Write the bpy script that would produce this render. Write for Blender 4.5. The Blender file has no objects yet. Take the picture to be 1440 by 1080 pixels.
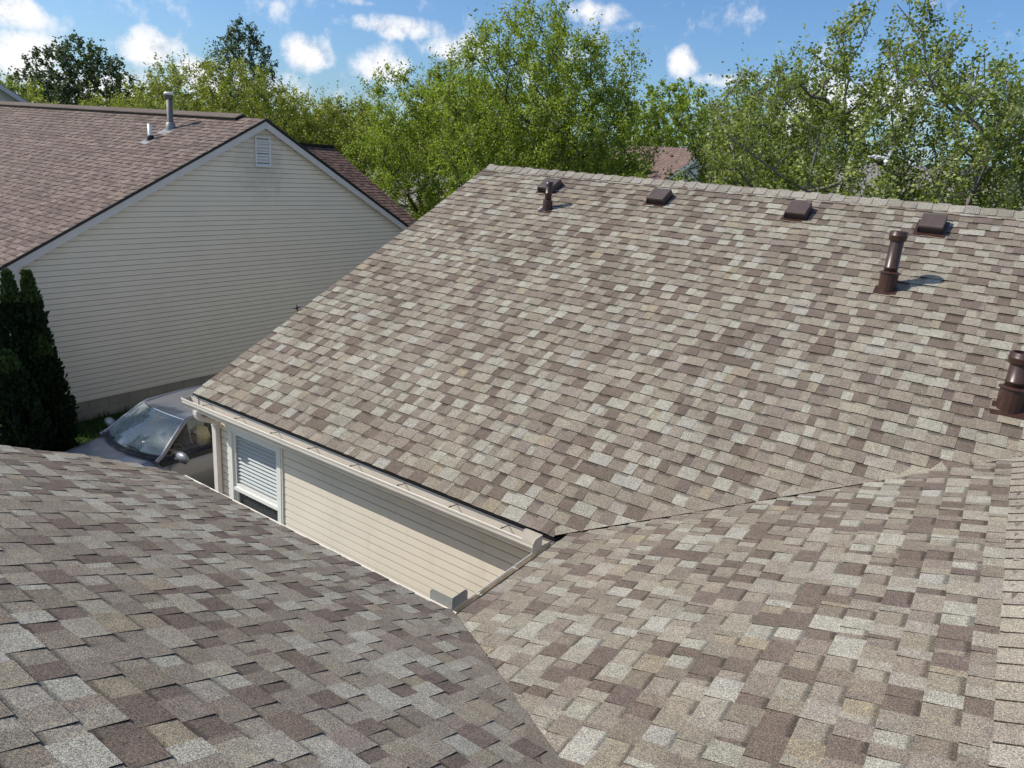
import bpy, math, random
import numpy as np
from mathutils import Vector, Matrix, noise as mnoise
random.seed(11); RNG = np.random.default_rng(7)
scene = bpy.context.scene
COL = scene.collection
R = math.radians

# ------------------------------------------------------------------ helpers
def tag(o, label=None, cat=None, group=None, kind=None):
    if label: o['label'] = label
    if cat: o['category'] = cat
    if group: o['group'] = group
    if kind: o['kind'] = kind
    return o

def empty(name, loc=(0, 0, 0), rz=0.0, label=None, cat=None, group=None):
    o = bpy.data.objects.new(name, None); COL.objects.link(o)
    o.location = loc; o.rotation_euler = (0, 0, rz); o.empty_display_size = 0.2
    return tag(o, label, cat, group)

def link(name, me, parent=None):
    o = bpy.data.objects.new(name, me); COL.objects.link(o)
    if parent is not None: o.parent = parent
    return o

class MB:
    """collects polygons (with a colour per corner and a material slot) for ONE mesh object"""
    def __init__(s): s.v = []; s.f = []; s.c = []; s.m = []; s.sm = []
    def face(s, pts, col=(1, 1, 1), cols=None, mi=0, smooth=False):
        b = len(s.v); s.v.extend([tuple(p) for p in pts]); s.f.append(list(range(b, b + len(pts))))
        s.c.append(cols if cols else [col] * len(pts)); s.m.append(mi); s.sm.append(smooth)
    def mesh(s, verts, faces, col=(1, 1, 1), mi=0, smooth=False):
        b = len(s.v); s.v.extend([tuple(p) for p in verts])
        for f in faces:
            s.f.append([b + i for i in f]); s.c.append([col] * len(f)); s.m.append(mi); s.sm.append(smooth)
    def box(s, x0, x1, y0, y1, z0, z1, col=(1, 1, 1), mi=0):
        v = [(x0, y0, z0), (x1, y0, z0), (x1, y1, z0), (x0, y1, z0), (x0, y0, z1), (x1, y0, z1), (x1, y1, z1), (x0, y1, z1)]
        s.mesh(v, [(0, 3, 2, 1), (4, 5, 6, 7), (0, 1, 5, 4), (1, 2, 6, 5), (2, 3, 7, 6), (3, 0, 4, 7)], col, mi)
    def prism(s, prof, a, b, ax, col=(1, 1, 1), mi=0, smooth=False):
        """closed 2D profile extruded; ax='x': profile is (y,z); ax='y': (x,z); ax='z': (x,y)"""
        def P(q, t):
            return (t, q[0], q[1]) if ax == 'x' else ((q[0], t, q[1]) if ax == 'y' else (q[0], q[1], t))
        n = len(prof); v = [P(q, a) for q in prof] + [P(q, b) for q in prof]
        f = [(i, (i + 1) % n, n + (i + 1) % n, n + i) for i in range(n)] + [tuple(range(n - 1, -1, -1)), tuple(range(n, 2 * n))]
        s.mesh(v, f, col, mi, smooth)
    def tube(s, pts, rad, n=8, col=(1, 1, 1), mi=0, smooth=True, cap=True):
        pts = [Vector(p) for p in pts]; k = len(pts)
        if not hasattr(rad, '__len__'): rad = [rad] * k
        V = []; F = []
        for i, p in enumerate(pts):
            d = (pts[min(i + 1, k - 1)] - pts[max(i - 1, 0)])
            d = d.normalized() if d.length > 1e-9 else Vector((0, 0, 1))
            a = d.cross(Vector((0, 0, 1)) if abs(d.z) < .95 else Vector((0, 1, 0))).normalized(); b = d.cross(a)
            for j in range(n):
                t = 2 * math.pi * j / n; V.append(p + (a * math.cos(t) + b * math.sin(t)) * rad[i])
        for i in range(k - 1):
            for j in range(n):
                F.append((i * n + j, i * n + (j + 1) % n, (i + 1) * n + (j + 1) % n, (i + 1) * n + j))
        s.mesh(V, F, col, mi, smooth)
        if cap:
            b0 = [V[j] for j in range(n)]; b1 = [V[(k - 1) * n + j] for j in range(n)]
            s.mesh(b0[::-1], [tuple(range(n))], col, mi); s.mesh(b1, [tuple(range(n))], col, mi)
    def lathe(s, prof, c=(0, 0, 0), n=20, col=(1, 1, 1), mi=0, smooth=True):
        V = []; F = []; k = len(prof)
        for (r, z) in prof:
            for j in range(n):
                t = 2 * math.pi * j / n; V.append((c[0] + r * math.cos(t), c[1] + r * math.sin(t), c[2] + z))
        for i in range(k - 1):
            for j in range(n): F.append((i * n + j, i * n + (j + 1) % n, (i + 1) * n + (j + 1) % n, (i + 1) * n + j))
        s.mesh(V, F, col, mi, smooth)
    def build(s, name, mats, parent=None, xf=None, weld=False):
        me = bpy.data.meshes.new(name)
        V = s.v if xf is None else [tuple(xf @ Vector(p)) for p in s.v]
        me.from_pydata(V, [], s.f)
        ca = me.color_attributes.new('Col', 'FLOAT_COLOR', 'CORNER')
        flat = np.ones((sum(len(f) for f in s.f), 4), dtype=np.float32); i = 0
        for cs in s.c:
            for c in cs: flat[i, :3] = c[:3]; i += 1
        ca.data.foreach_set('color', flat.ravel())
        me.polygons.foreach_set('material_index', s.m); me.polygons.foreach_set('use_smooth', s.sm)
        if not isinstance(mats, (list, tuple)): mats = [mats]
        for m in mats: me.materials.append(m)
        me.update()
        if weld:
            import bmesh
            bm = bmesh.new(); bm.from_mesh(me); bmesh.ops.remove_doubles(bm, verts=bm.verts, dist=1e-5)
            bmesh.ops.recalc_face_normals(bm, faces=bm.faces); bm.to_mesh(me); bm.free()
        return link(name, me, parent)

def bevel(o, w=.01, seg=2):
    m = o.modifiers.new('b', 'BEVEL'); m.width = w; m.segments = seg; m.limit_method = 'ANGLE'; m.angle_limit = R(40); return o

# ------------------------------------------------------------------ materials
class NT:
    def __init__(s, name):
        s.m = bpy.data.materials.new(name); s.m.use_nodes = True; s.t = s.m.node_tree; s.n = s.t.nodes; s.l = s.t.links
        s.p = s.n['Principled BSDF']
    def node(s, typ, **kw):
        n = s.n.new(typ)
        for k, v in kw.items():
            if k in n.inputs.keys() if isinstance(k, str) and not hasattr(n, k) else False: n.inputs[k].default_value = v
            else: setattr(n, k, v)
        return n
    def link(s, a, b): s.l.new(a, b)
    def noise(s, scale, detail=3, rough=.6, vec=None, dist=0.0):
        n = s.n.new('ShaderNodeTexNoise'); n.inputs['Scale'].default_value = scale; n.inputs['Detail'].default_value = detail
        n.inputs['Roughness'].default_value = rough; n.inputs['Distortion'].default_value = dist
        if vec is not None: s.l.new(vec, n.inputs['Vector'])
        return n
    def obj(s): return s.n.new('ShaderNodeTexCoord').outputs['Object']
    def math(s, op, a, b=None, clamp=False):
        n = s.n.new('ShaderNodeMath'); n.operation = op; n.use_clamp = clamp
        for i, x in enumerate((a, b)):
            if x is None: continue
            if isinstance(x, (int, float)): n.inputs[i].default_value = x
            else: s.l.new(x, n.inputs[i])
        return n.outputs[0]
    def mr(s, x, a, b, c, d, smooth=False):
        n = s.n.new('ShaderNodeMapRange'); s.l.new(x, n.inputs[0])
        if smooth: n.interpolation_type = 'SMOOTHSTEP'
        for i, q in enumerate((a, b, c, d)): n.inputs[i + 1].default_value = q
        return n.outputs[0]
    def mix(s, f, a, b, mode='MIX'):
        n = s.n.new('ShaderNodeMix'); n.data_type = 'RGBA'; n.blend_type = mode
        for sock, x in ((n.inputs[0], f), (n.inputs[6], a), (n.inputs[7], b)):
            if isinstance(x, (int, float)): sock.default_value = x
            elif isinstance(x, (tuple, list)): sock.default_value = (*x[:3], 1)
            else: s.l.new(x, sock)
        return n.outputs[2]
    def bump(s, h, strength=.3, dist=.002):
        n = s.n.new('ShaderNodeBump'); n.inputs['Strength'].default_value = strength; n.inputs['Distance'].default_value = dist
        s.l.new(h, n.inputs['Height']); s.l.new(n.outputs[0], s.p.inputs['Normal']); return n
    def attr(s, name='Col'):
        n = s.n.new('ShaderNodeAttribute'); n.attribute_name = name; return n.outputs['Color']

def mat_shingle(name, grain=1.0):
    t = NT(name); o = t.obj(); base = t.attr()
    n1 = t.noise(290, 2, .75, o); n2 = t.noise(115, 3, .7, o); n3 = t.noise(1.3, 4, .6, o); n4 = t.noise(14, 4, .65, o)
    g = t.mr(n1.outputs['Fac'], .36, .64, .26, 1.86)
    g2 = t.mr(n2.outputs['Fac'], .34, .66, .55, 1.48)
    g = t.math('MULTIPLY', g, g2)
    st = t.mr(n3.outputs['Fac'], .3, .7, .90, 1.09); st2 = t.mr(n4.outputs['Fac'], .3, .7, .87, 1.11)
    g = t.math('MULTIPLY', g, t.math('MULTIPLY', st, st2))
    cb = t.n.new('ShaderNodeCombineColor')
    for i in range(3): t.link(g, cb.inputs[i])
    c = t.mix(1.0, base, cb.outputs[0], 'MULTIPLY')
    hs_ = t.n.new('ShaderNodeHueSaturation'); t.link(t.mr(n2.outputs['Fac'], .35, .65, .7, 1.5), hs_.inputs['Saturation']); t.link(c, hs_.inputs['Color'])
    t.link(hs_.outputs[0], t.p.inputs['Base Color']); t.p.inputs['Roughness'].default_value = .92
    t.p.inputs['Specular IOR Level'].default_value = .22
    t.bump(n1.outputs['Fac'], .75 * grain, .0022)
    return t.m

def mat_plain(name, col, rough=.6, metal=0, spec=.5, var=.06, scale=3.0, bumps=0, attr=False, dirt=None):
    t = NT(name); o = t.obj(); n = t.noise(scale, 5, .65, o)
    f = t.mr(n.outputs['Fac'], .3, .7, 1 - var, 1 + var); cb = t.n.new('ShaderNodeCombineColor')
    for i in range(3): t.link(f, cb.inputs[i])
    c = t.mix(1.0, col, cb.outputs[0], 'MULTIPLY')
    if dirt:
        mp = t.n.new('ShaderNodeMapping'); t.link(o, mp.inputs[0]); mp.inputs['Scale'].default_value = dirt.get('s', (3, 3, .4))
        d = t.noise(dirt.get('scale', 2), 6, .7, mp.outputs[0]); k = t.mr(d.outputs['Fac'], dirt.get('a', .5), dirt.get('b', .8), 0, dirt.get('k', .5))
        c = t.mix(k, c, dirt['col'])
    if attr: c = t.mix(1.0, c, t.attr(), 'MULTIPLY')
    t.link(c, t.p.inputs['Base Color']); t.p.inputs['Roughness'].default_value = rough; t.p.inputs['Metallic'].default_value = metal
    t.p.inputs['Specular IOR Level'].default_value = spec
    if bumps: t.bump(t.noise(bumps, 3, .6, o).outputs['Fac'], .35, .003)
    return t.m

def mat_attr(name, rough=.7, transl=0.0, spec=.3, var=.0):
    t = NT(name); c = t.attr(); t.link(c, t.p.inputs['Base Color']); t.p.inputs['Roughness'].default_value = rough
    t.p.inputs['Specular IOR Level'].default_value = spec
    if transl:
        tr = t.n.new('ShaderNodeBsdfTranslucent'); mx = t.n.new('ShaderNodeMixShader'); mx.inputs[0].default_value = transl
        c2 = t.mix(1.0, c, (1.25, 1.35, .6), 'MULTIPLY'); t.link(c2, tr.inputs['Color'])
        t.link(t.p.outputs[0], mx.inputs[1]); t.link(tr.outputs[0], mx.inputs[2]); t.link(mx.outputs[0], t.n['Material Output'].inputs[0])
    return t.m

def mat_glass(name, tint=(.8, .9, .88), dusty=.12, rough=.02, refl=1.0):
    t = NT(name); tr = t.n.new('ShaderNodeBsdfTransparent'); tr.inputs[0].default_value = (*tint, 1)
    gl = t.n.new('ShaderNodeBsdfGlossy'); gl.inputs['Roughness'].default_value = rough
    df = t.n.new('ShaderNodeBsdfDiffuse'); df.inputs[0].default_value = (.55, .62, .6, 1)
    fr = t.n.new('ShaderNodeFresnel'); ge = t.n.new('ShaderNodeNewGeometry'); t.link(t.mr(ge.outputs['Backfacing'], 0, 1, 1.5, 1 / 1.5), fr.inputs[0])
    f = t.math('MULTIPLY', fr.outputs[0], refl, True)
    m1 = t.n.new('ShaderNodeMixShader'); t.link(f, m1.inputs[0]); t.link(tr.outputs[0], m1.inputs[1]); t.link(gl.outputs[0], m1.inputs[2])
    n = t.noise(4, 5, .7, t.obj()); k = t.mr(n.outputs['Fac'], .35, .75, dusty * .5, dusty * 1.5)
    m2 = t.n.new('ShaderNodeMixShader'); t.link(k, m2.inputs[0]); t.link(m1.outputs[0], m2.inputs[1]); t.link(df.outputs[0], m2.inputs[2])
    t.link(m2.outputs[0], t.n['Material Output'].inputs[0]); t.n.remove(t.p)
    return t.m

M = {}
M['shingle'] = mat_shingle('roof_shingle')
M['shingle_far'] = mat_shingle('neighbour_shingle', .5)
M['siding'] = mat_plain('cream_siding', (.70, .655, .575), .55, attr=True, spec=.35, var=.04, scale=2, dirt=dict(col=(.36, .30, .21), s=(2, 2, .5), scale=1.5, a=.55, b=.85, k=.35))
M['soffit'] = mat_plain('soffit', (.58, .55, .48), .6, var=.03)
M['gutter'] = mat_plain('gutter_paint', (.66, .61, .535), .38, var=.05, scale=4, dirt=dict(col=(.36, .31, .24), s=(1.5, 6, 6), scale=3, a=.52, b=.8, k=.45))
M['gutter_in'] = mat_plain('gutter_inside', (.56, .48, .35), .8, var=.16, scale=9, dirt=dict(col=(.20, .16, .11), s=(2, 6, 6), scale=2.2, a=.47, b=.72, k=.75))
M['downspout'] = mat_plain('downspout_paint', (.66, .60, .55), .45, var=.05, dirt=dict(col=(.40, .35, .30), s=(6, 6, 1), scale=2, a=.55, b=.8, k=.35))
M['black'] = mat_plain('black_trim', (.012, .012, .013), .6)
M['dark_metal'] = mat_plain('dark_strap', (.10, .085, .07), .5, metal=.4)
M['white_trim'] = mat_plain('white_trim', (.70, .70, .66), .45, var=.04, dirt=dict(col=(.42, .40, .34), s=(3, 3, 1), scale=2, a=.58, b=.85, k=.35))
M['blind'] = mat_plain('blind_slats', (.43, .455, .45), .5, var=.03, attr=True)
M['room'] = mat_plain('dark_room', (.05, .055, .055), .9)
M['guard'] = mat_plain('guard_metal', (.62, .55, .48), .35, var=.05, dirt=dict(col=(.33, .30, .27), s=(4, 4, 4), scale=4, a=.5, b=.8, k=.4))
M['guard_gray'] = mat_plain('guard_grey_metal', (.33, .33, .31), .5, var=.07, dirt=dict(col=(.16, .15, .13), s=(4, 4, 4), scale=6, a=.5, b=.8, k=.5))
M['brown_metal'] = mat_plain('brown_metal', (.048, .022, .016), .36, spec=.5, var=.10, scale=8, dirt=dict(col=(.15, .095, .07), s=(4, 4, 1.5), scale=5, a=.52, b=.85, k=.4))
M['brown_vent'] = mat_plain('brown_vent_paint', (.092, .064, .052), .42, spec=.5, var=.08, scale=6, dirt=dict(col=(.18, .14, .12), s=(3, 3, 3), scale=4, a=.5, b=.85, k=.35))
M['louvre_dark'] = mat_plain('vent_screen', (.035, .03, .028), .7)
M['nb_siding'] = mat_plain('grey_green_siding', (.70, .672, .59), .55, attr=True, spec=.3, var=.03, scale=1.2, dirt=dict(col=(.80, .78, .73), s=(.6, .9, .25), scale=1.6, a=.58, b=.80, k=.28))  # paler patches blended over the siding colour by noise
_m = M['nb_siding']; _t = _m.node_tree; _p = _t.nodes['Principled BSDF']; _src = _p.inputs['Base Color'].links[0].from_socket     # grime that weeps round the gable vent
_tc = _t.nodes.new('ShaderNodeTexCoord'); _vs = _t.nodes.new('ShaderNodeVectorMath'); _vs.operation = 'SUBTRACT'; _t.links.new(_tc.outputs['Object'], _vs.inputs[0]); _vs.inputs[1].default_value = (-14.1, 10.62, 5.05)
_sc = _t.nodes.new('ShaderNodeVectorMath'); _sc.operation = 'MULTIPLY'; _t.links.new(_vs.outputs[0], _sc.inputs[0]); _sc.inputs[1].default_value = (0, 1.1, .95)
_ln = _t.nodes.new('ShaderNodeVectorMath'); _ln.operation = 'LENGTH'; _t.links.new(_sc.outputs[0], _ln.inputs[0])
_nz = _t.nodes.new('ShaderNodeTexNoise'); _nz.inputs['Scale'].default_value = 5; _nz.inputs['Detail'].default_value = 5; _t.links.new(_tc.outputs['Object'], _nz.inputs['Vector'])
_ad = _t.nodes.new('ShaderNodeMath'); _ad.operation = 'MULTIPLY_ADD'; _t.links.new(_nz.outputs['Fac'], _ad.inputs[0]); _ad.inputs[1].default_value = 1.1; _t.links.new(_ln.outputs['Value'], _ad.inputs[2])
_mr = _t.nodes.new('ShaderNodeMapRange'); _t.links.new(_ad.outputs[0], _mr.inputs[0]); _mr.inputs[1].default_value = .65; _mr.inputs[2].default_value = 1.45; _mr.inputs[3].default_value = .42; _mr.inputs[4].default_value = 0
_mx = _t.nodes.new('ShaderNodeMix'); _mx.data_type = 'RGBA'; _t.links.new(_mr.outputs[0], _mx.inputs[0]); _t.links.new(_src, _mx.inputs[6]); _mx.inputs[7].default_value = (.24, .235, .21, 1); _t.links.new(_mx.outputs[2], _p.inputs['Base Color'])
M['nb_trim'] = mat_plain('grey_white_trim', (.56, .55, .54), .5, var=.04)
M['nb_found'] = mat_plain('foundation_block', (.27, .25, .21), .9, var=.16, scale=1.5, bumps=40, dirt=dict(col=(.12, .11, .09), s=(1, 1, 2), scale=1.2, a=.5, b=.75, k=.5))
M['galv'] = mat_plain('galvanised', (.17, .16, .15), .6, metal=.3, var=.2, scale=12, dirt=dict(col=(.16, .11, .07), s=(6, 6, 2), scale=5, a=.5, b=.75, k=.7))
M['pvc'] = mat_plain('white_pvc', (.80, .79, .76), .4)
M['lead'] = mat_plain('lead_flashing', (.26, .25, .25), .5, metal=.3)
M['grey_louvre'] = mat_plain('gable_louvre', (.66, .68, .70), .45)
M['asphalt'] = mat_plain('asphalt_drive', (.060, .060, .062), .85, var=.25, scale=2.5, bumps=90, dirt=dict(col=(.13, .125, .12), s=(1, 1, 1), scale=.8, a=.5, b=.8, k=.4))
M['bark'] = mat_plain('bark', (.085, .070, .058), .9, var=.3, scale=14, bumps=30)
M['bark_grey'] = mat_plain('bark_grey', (.15, .135, .12), .9, var=.3, scale=14, bumps=30)
M['leaf'] = mat_attr('leaf', .55, .38, .35)
M['needle'] = mat_attr('needle', .7, .10, .15)
M['bag'] = mat_plain('white_plastic', (.82, .82, .82), .35)

# ------------------------------------------------------------------ roof slopes
PAL = [((.305, .286, .240), 13), ((.268, .241, .197), 20), ((.234, .204, .164), 35), ((.196, .166, .134), 23), ((.144, .115, .095), 17), ((.255, .217, .165), 3), ((.214, .180, .149), 10)]
PALN = [((.172, .133, .114), 30), ((.145, .112, .096), 40), ((.120, .092, .080), 25), ((.198, .156, .135), 15)]
PALW = [((.120, .080, .068), 30), ((.095, .064, .056), 40), ((.150, .100, .083), 25)]
def pick(pal):
    r = random.uniform(0, sum(w for _, w in pal))
    for c, w in pal:
        r -= w
        if r <= 0: break
    k = random.uniform(.93, 1.07); return (c[0] * k, c[1] * k * random.uniform(.995, 1.008), c[2] * k * random.uniform(.97, 1.03))

def clip(poly, cl):
    """poly: list of (u,s,h,colour); keep a*u+b*s<=c"""
    for a, b, c in cl:
        out = []; n = len(poly)
        for i in range(n):
            p, q = poly[i], poly[(i + 1) % n]; dp = a * p[0] + b * p[1] - c; dq = a * q[0] + b * q[1] - c
            if dp <= 0: out.append(p)
            if (dp < 0 < dq) or (dq < 0 < dp):
                t = dp / (dp - dq)
                out.append((p[0] + (q[0] - p[0]) * t, p[1] + (q[1] - p[1]) * t, p[2] + (q[2] - p[2]) * t, tuple(x + (y - x) * t for x, y in zip(p[3], q[3]))))
        poly = out
        if len(poly) < 3: return []
    return poly

DARK = (.022, .019, .017)
class Slope:
    def __init__(s, O, u, v, wob=.004, seed=0):
        s.O = Vector(O); s.u = Vector(u).normalized(); s.v = Vector(v).normalized(); s.n = s.u.cross(s.v).normalized(); s.w = wob; s.sd = seed
    def P(s, u, t, h):
        q = s.O + s.u * u + s.v * t
        w = s.w * (mnoise.noise(Vector((q.x * .9 + s.sd, q.y * .9, 3.1))) * 1.2 + .45 * mnoise.noise(Vector((q.x * 2.9, q.y * 2.9 + s.sd, 7.7))))
        return q + s.n * (h + w)
    def patch(s, mb, poly, cl, side=True, floor=-.008):
        poly = clip(poly, cl)
        if len(poly) < 3: return
        top = [s.P(p[0], p[1], p[2]) for p in poly]
        mb.face(top, cols=[p[3] for p in poly])
        if side:
            n = len(poly); bot = [s.P(p[0], p[1], floor) for p in poly]
            for i in range(n):
                j = (i + 1) % n
                if poly[i][2] < .0022 and poly[j][2] < .0022: continue
                mb.face([bot[i], bot[j], top[j], top[i]], col=DARK)

def shingle_slope(mb, S, smax, iv, cl=(), e=.1435, pal=PAL, tooth=.0048, lift=.0070, wmin=.075, wmax=.20, s0=0.0, band=True, jit=.0, side=True):
    """iv(s) -> list of (u0,u1) spans for the course whose butt is at s"""
    n = int(round((smax - s0) / e)); 
    for i in range(n + 1):
        b = s0 + i * e; t = min(b + e + .008, smax + .02)
        if t - b < .03: continue
        for (ua, ub) in iv(b):
            u = ua + random.uniform(-.004, .004) * (1 if jit == 0 else jit / .004); first = True; is_t = random.random() < .5
            col = pick(pal); left = random.uniform(.12, .34)
            def npick(c0):
                for _ in range(6):
                    c1 = pick(pal)
                    if abs(c1[1] - c0[1]) > .028: return c1
                return c1
            while u < ub - 1e-6:
                w = random.uniform(wmin, wmax) if is_t else random.uniform(wmin * .9, wmax * .8)
                if ub - (u + w) < .05: w = ub - u
                u2 = min(u + w, ub)
                h0 = lift + (tooth if is_t else 0) + random.uniform(0, .0012); h1 = .0012
                bb = b - (random.uniform(0, .002)) 
                # colour drops run along the shingle and may change inside a tab
                x = u
                while x < u2 - 1e-6:
                    if left <= .02: col = npick(col); left = random.choice((.08, .12, .16, .20, .24)) * random.uniform(.8, 1.2)
                    if random.random() < .82 and abs(x - u) < 1e-6: col = npick(col); left = random.uniform(.10, .26)
                    x2 = min(u2, x + left)
                    if u2 - x2 < .03: x2 = u2
                    left -= (x2 - x)
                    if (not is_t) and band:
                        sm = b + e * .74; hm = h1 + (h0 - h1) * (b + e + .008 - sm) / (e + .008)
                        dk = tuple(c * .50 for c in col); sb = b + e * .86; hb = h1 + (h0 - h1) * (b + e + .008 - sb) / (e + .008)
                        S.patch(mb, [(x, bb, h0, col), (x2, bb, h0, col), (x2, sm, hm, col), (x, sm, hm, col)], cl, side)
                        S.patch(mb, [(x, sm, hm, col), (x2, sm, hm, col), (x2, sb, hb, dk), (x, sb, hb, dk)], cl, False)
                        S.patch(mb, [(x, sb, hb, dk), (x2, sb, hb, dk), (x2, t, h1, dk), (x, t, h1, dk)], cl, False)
                    else:
                        S.patch(mb, [(x, bb, h0, col), (x2, bb, h0, col), (x2, t, h1, col), (x, t, h1, col)], cl, side)
                    x = x2
                u = u2; is_t = not is_t

def valley_strip(mb, S, p0, p1, wid, lift=.0105, pal=PAL):
    """strip of shingles laid along a valley line in slope coordinates, p0->p1, lying on the left of it"""
    d = np.array(p1) - np.array(p0); L = np.hypot(*d); d = d / L; nrm = np.array([-d[1], d[0]]); x = 0
    while x < L:
        w = min(random.uniform(.14, .34), L - x); c = pick(pal)
        q = [np.array(p0) + d * x, np.array(p0) + d * (x + w), np.array(p0) + d * (x + w) + nrm * wid, np.array(p0) + d * x + nrm * wid]
        S.patch(mb, [(q[0][0], q[0][1], lift, c), (q[1][0], q[1][1], lift, c), (q[2][0], q[2][1], -.004, c), (q[3][0], q[3][1], -.004, c)], [], True, -.006)
        x += w

def ridge_caps(mb, a, b, nl, nr, half=.15, e=.143, pal=None, h=.0115, jit=.004):
    """bent cap shingles from point a to b; nl/nr are unit vectors running down each slope"""
    a, b = Vector(a), Vector(b); d = (b - a).normalized(); L = (b - a).length; n = int(L / e)
    nl, nr = Vector(nl).normalized(), Vector(nr).normalized(); up = -(nl + nr).normalized()
    pal = pal or [((.285, .252, .205), 3), ((.265, .232, .190), 3), ((.300, .268, .220), 2), ((.315, .285, .236), 1)]
    for i in range(n):
        c = pick(pal); dk = tuple(x * .5 for x in c); hw = half * random.uniform(.97, 1.03)
        p0 = a + d * (i * e + random.uniform(-jit, jit)); p1 = a + d * ((i + 1) * e + .03)
        for nn, sg in ((nl, 1), (nr, -1)):
            hn = d.cross(nn) if d.cross(nn).dot(up) > 0 else nn.cross(d)
            top0 = p0 + up * (h + .010); top1 = p1 + up * (h + .002); e0 = p0 + nn * hw + hn * (h * .9 + .004); e1 = p1 + nn * hw + hn * (h * .4)
            mid0 = p0 + nn * .02 + hn * (h + .007); mid1 = p1 + nn * .02 + hn * (h + .001)
            for q in ([top0, top1, mid1, mid0], [mid0, mid1, e1, e0]):
                mb.face(q if sg > 0 else q[::-1], col=c)
            dn = hn * .007
            EC = (.06, .052, .045); mb.face([top0, mid0, mid0 - dn, top0 - dn], col=EC); mb.face([mid0, e0, e0 - dn, mid0 - dn], col=EC); mb.face([e0, e1, e1 - dn, e0 - dn], col=DARK)

# ------------------------------------------------------------------ OUR HOUSE
ZE = 2.575
AY, AP, AX0 = 4.68, .50, -7.60          # far slope: eave y, pitch, rake x
BX, BP = -2.56, .34                     # link slope: eave x, pitch
CY, CP = 3.37, .45                      # near slope
BR = .49                                # ridge x of the link roof
AR = 10.25                              # ridge y of the far slope
CR = -2.4
def norm(v): return Vector(v).normalized()
cA, sA = norm((1, AP, 0))[:2]; cB, sB = norm((1, BP, 0))[:2]; cC, sC = norm((1, CP, 0))[:2]
house = empty('house', (-4.5, 4.9, 0), 0, 'nearest house, mottled grey brown shingle roofs around a small cream sided court', 'house')
def hs(mb, name, mats, **k):            # house part: keep world coordinates, child of the house empty
    o = mb.build(name, mats, None, **k); o.parent = house; o.matrix_parent_inverse = Matrix.Translation(-Vector(house.location)); return o

SA = Slope((AX0, AY, ZE), (1, 0, 0), (0, cA, sA), .009, 1)
def vxA(s):      # x of the valley on the far slope, at slope distance s
    return BX + AP * s * cA / BP
sAv = (BR - BX) * BP / AP / cA; sAtop = (AR - AY) / cA
def ivA(s):
    if s < sAv - .02:
        return [(random.uniform(-.006, .010), vxA(s) - AX0 - .005), (2 * BR - vxA(s) - AX0, 12.2)]
    return [(random.uniform(-.006, .010), 12.2)]
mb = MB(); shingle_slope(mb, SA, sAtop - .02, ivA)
valley_strip(mb, SA, (BX - AX0, 0.02), (BR - AX0 + .01, sAv), .17)
o = hs(mb, 'roof', M['shingle']); o['label'] = 'wide far roof slope with vents and pipes'; roofA = o

SB = Slope((BX, 9, ZE), (0, -1, 0), (cB, 0, sB), .008, 2)       # u = 9 - y
# valley with A: y = AY + (BP/AP)*s*cB  -> u >= 9-y ;  valley with C: y = CY - (BP/CP)*s*cB
kA = BP / AP * cB; kC = BP / CP * cB
sBtop = (BR - BX) / cB
clB = [(-1, -kA, -(9 - AY) + .012), (1, -kC, 9 - CY + .012)]
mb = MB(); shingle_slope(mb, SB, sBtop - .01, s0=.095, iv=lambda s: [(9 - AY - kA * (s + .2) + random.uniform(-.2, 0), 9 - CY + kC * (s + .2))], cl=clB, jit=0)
hs(mb, 'roof', M['shingle'])['label'] = 'sunlit link roof slope between two valleys'
SB2 = Slope((2 * BR - BX, 0, ZE), (0, 1, 0), (-cB, 0, sB), .005, 5)
clB2 = [(1, -kA, AY), (-1, -kC, -CY)]
mb = MB(); shingle_slope(mb, SB2, sBtop - .01, lambda s: [(CY - kC * (s + .2), AY + kA * (s + .2))], clB2)
hs(mb, 'roof', M['shingle'])['label'] = 'right hand side of the link roof, sloping away'

SC = Slope((4.6, CY, ZE), (-1, 0, 0), (0, -cC, sC), .006, 3)     # u = 4.6 - x
def vxC(s): return BX + CP * s * cC / BP
sCv = (BR - BX) * BP / CP / cC; sCtop = (CY - CR) / cC
def rakeC(s):
    ys = [0, .25, .65, 1.3, 7]; xs = [-5.66, -5.80, -5.93, -5.90, -5.90]
    return float(np.interp(s, ys, xs))
def ivC(s):
    l = 4.6 - rakeC(s) + random.uniform(-.01, .008)
    if s < sCv - .02: return [(4.6 - vxC(s) + .005, l), (0, 4.6 - (2 * BR - vxC(s)))]
    return [(0, l)]
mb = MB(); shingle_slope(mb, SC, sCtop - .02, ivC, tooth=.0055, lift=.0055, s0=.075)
d0 = (4.6 - BX, .02); d1 = (4.6 - BR - .01, sCv)
valley_strip(mb, SC, d1, d0, .19)
hs(mb, 'roof', M['shingle'])['label'] = 'near roof slope falling away towards the court'
# back slopes (seen only from elsewhere)
mb = MB(); S4 = Slope((4.6, 2 * AR - AY, ZE), (-1, 0, 0), (0, -cA, sA), .004, 8)
shingle_slope(mb, S4, sAtop - .02, lambda s: [(0, 12.2)], wmin=.3, wmax=.6, band=False)
hs(mb, 'roof', M['shingle'])['label'] = 'rear slope beyond the far ridge'
mb = MB(); S5 = Slope((-5.9, 2 * CR - CY, ZE), (1, 0, 0), (0, cC, sC), .004, 9)
shingle_slope(mb, S5, sCtop - .02, lambda s: [(0, 10.5)], wmin=.3, wmax=.6, band=False)
hs(mb, 'roof', M['shingle'])['label'] = 'roof slope behind the camera'
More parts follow.
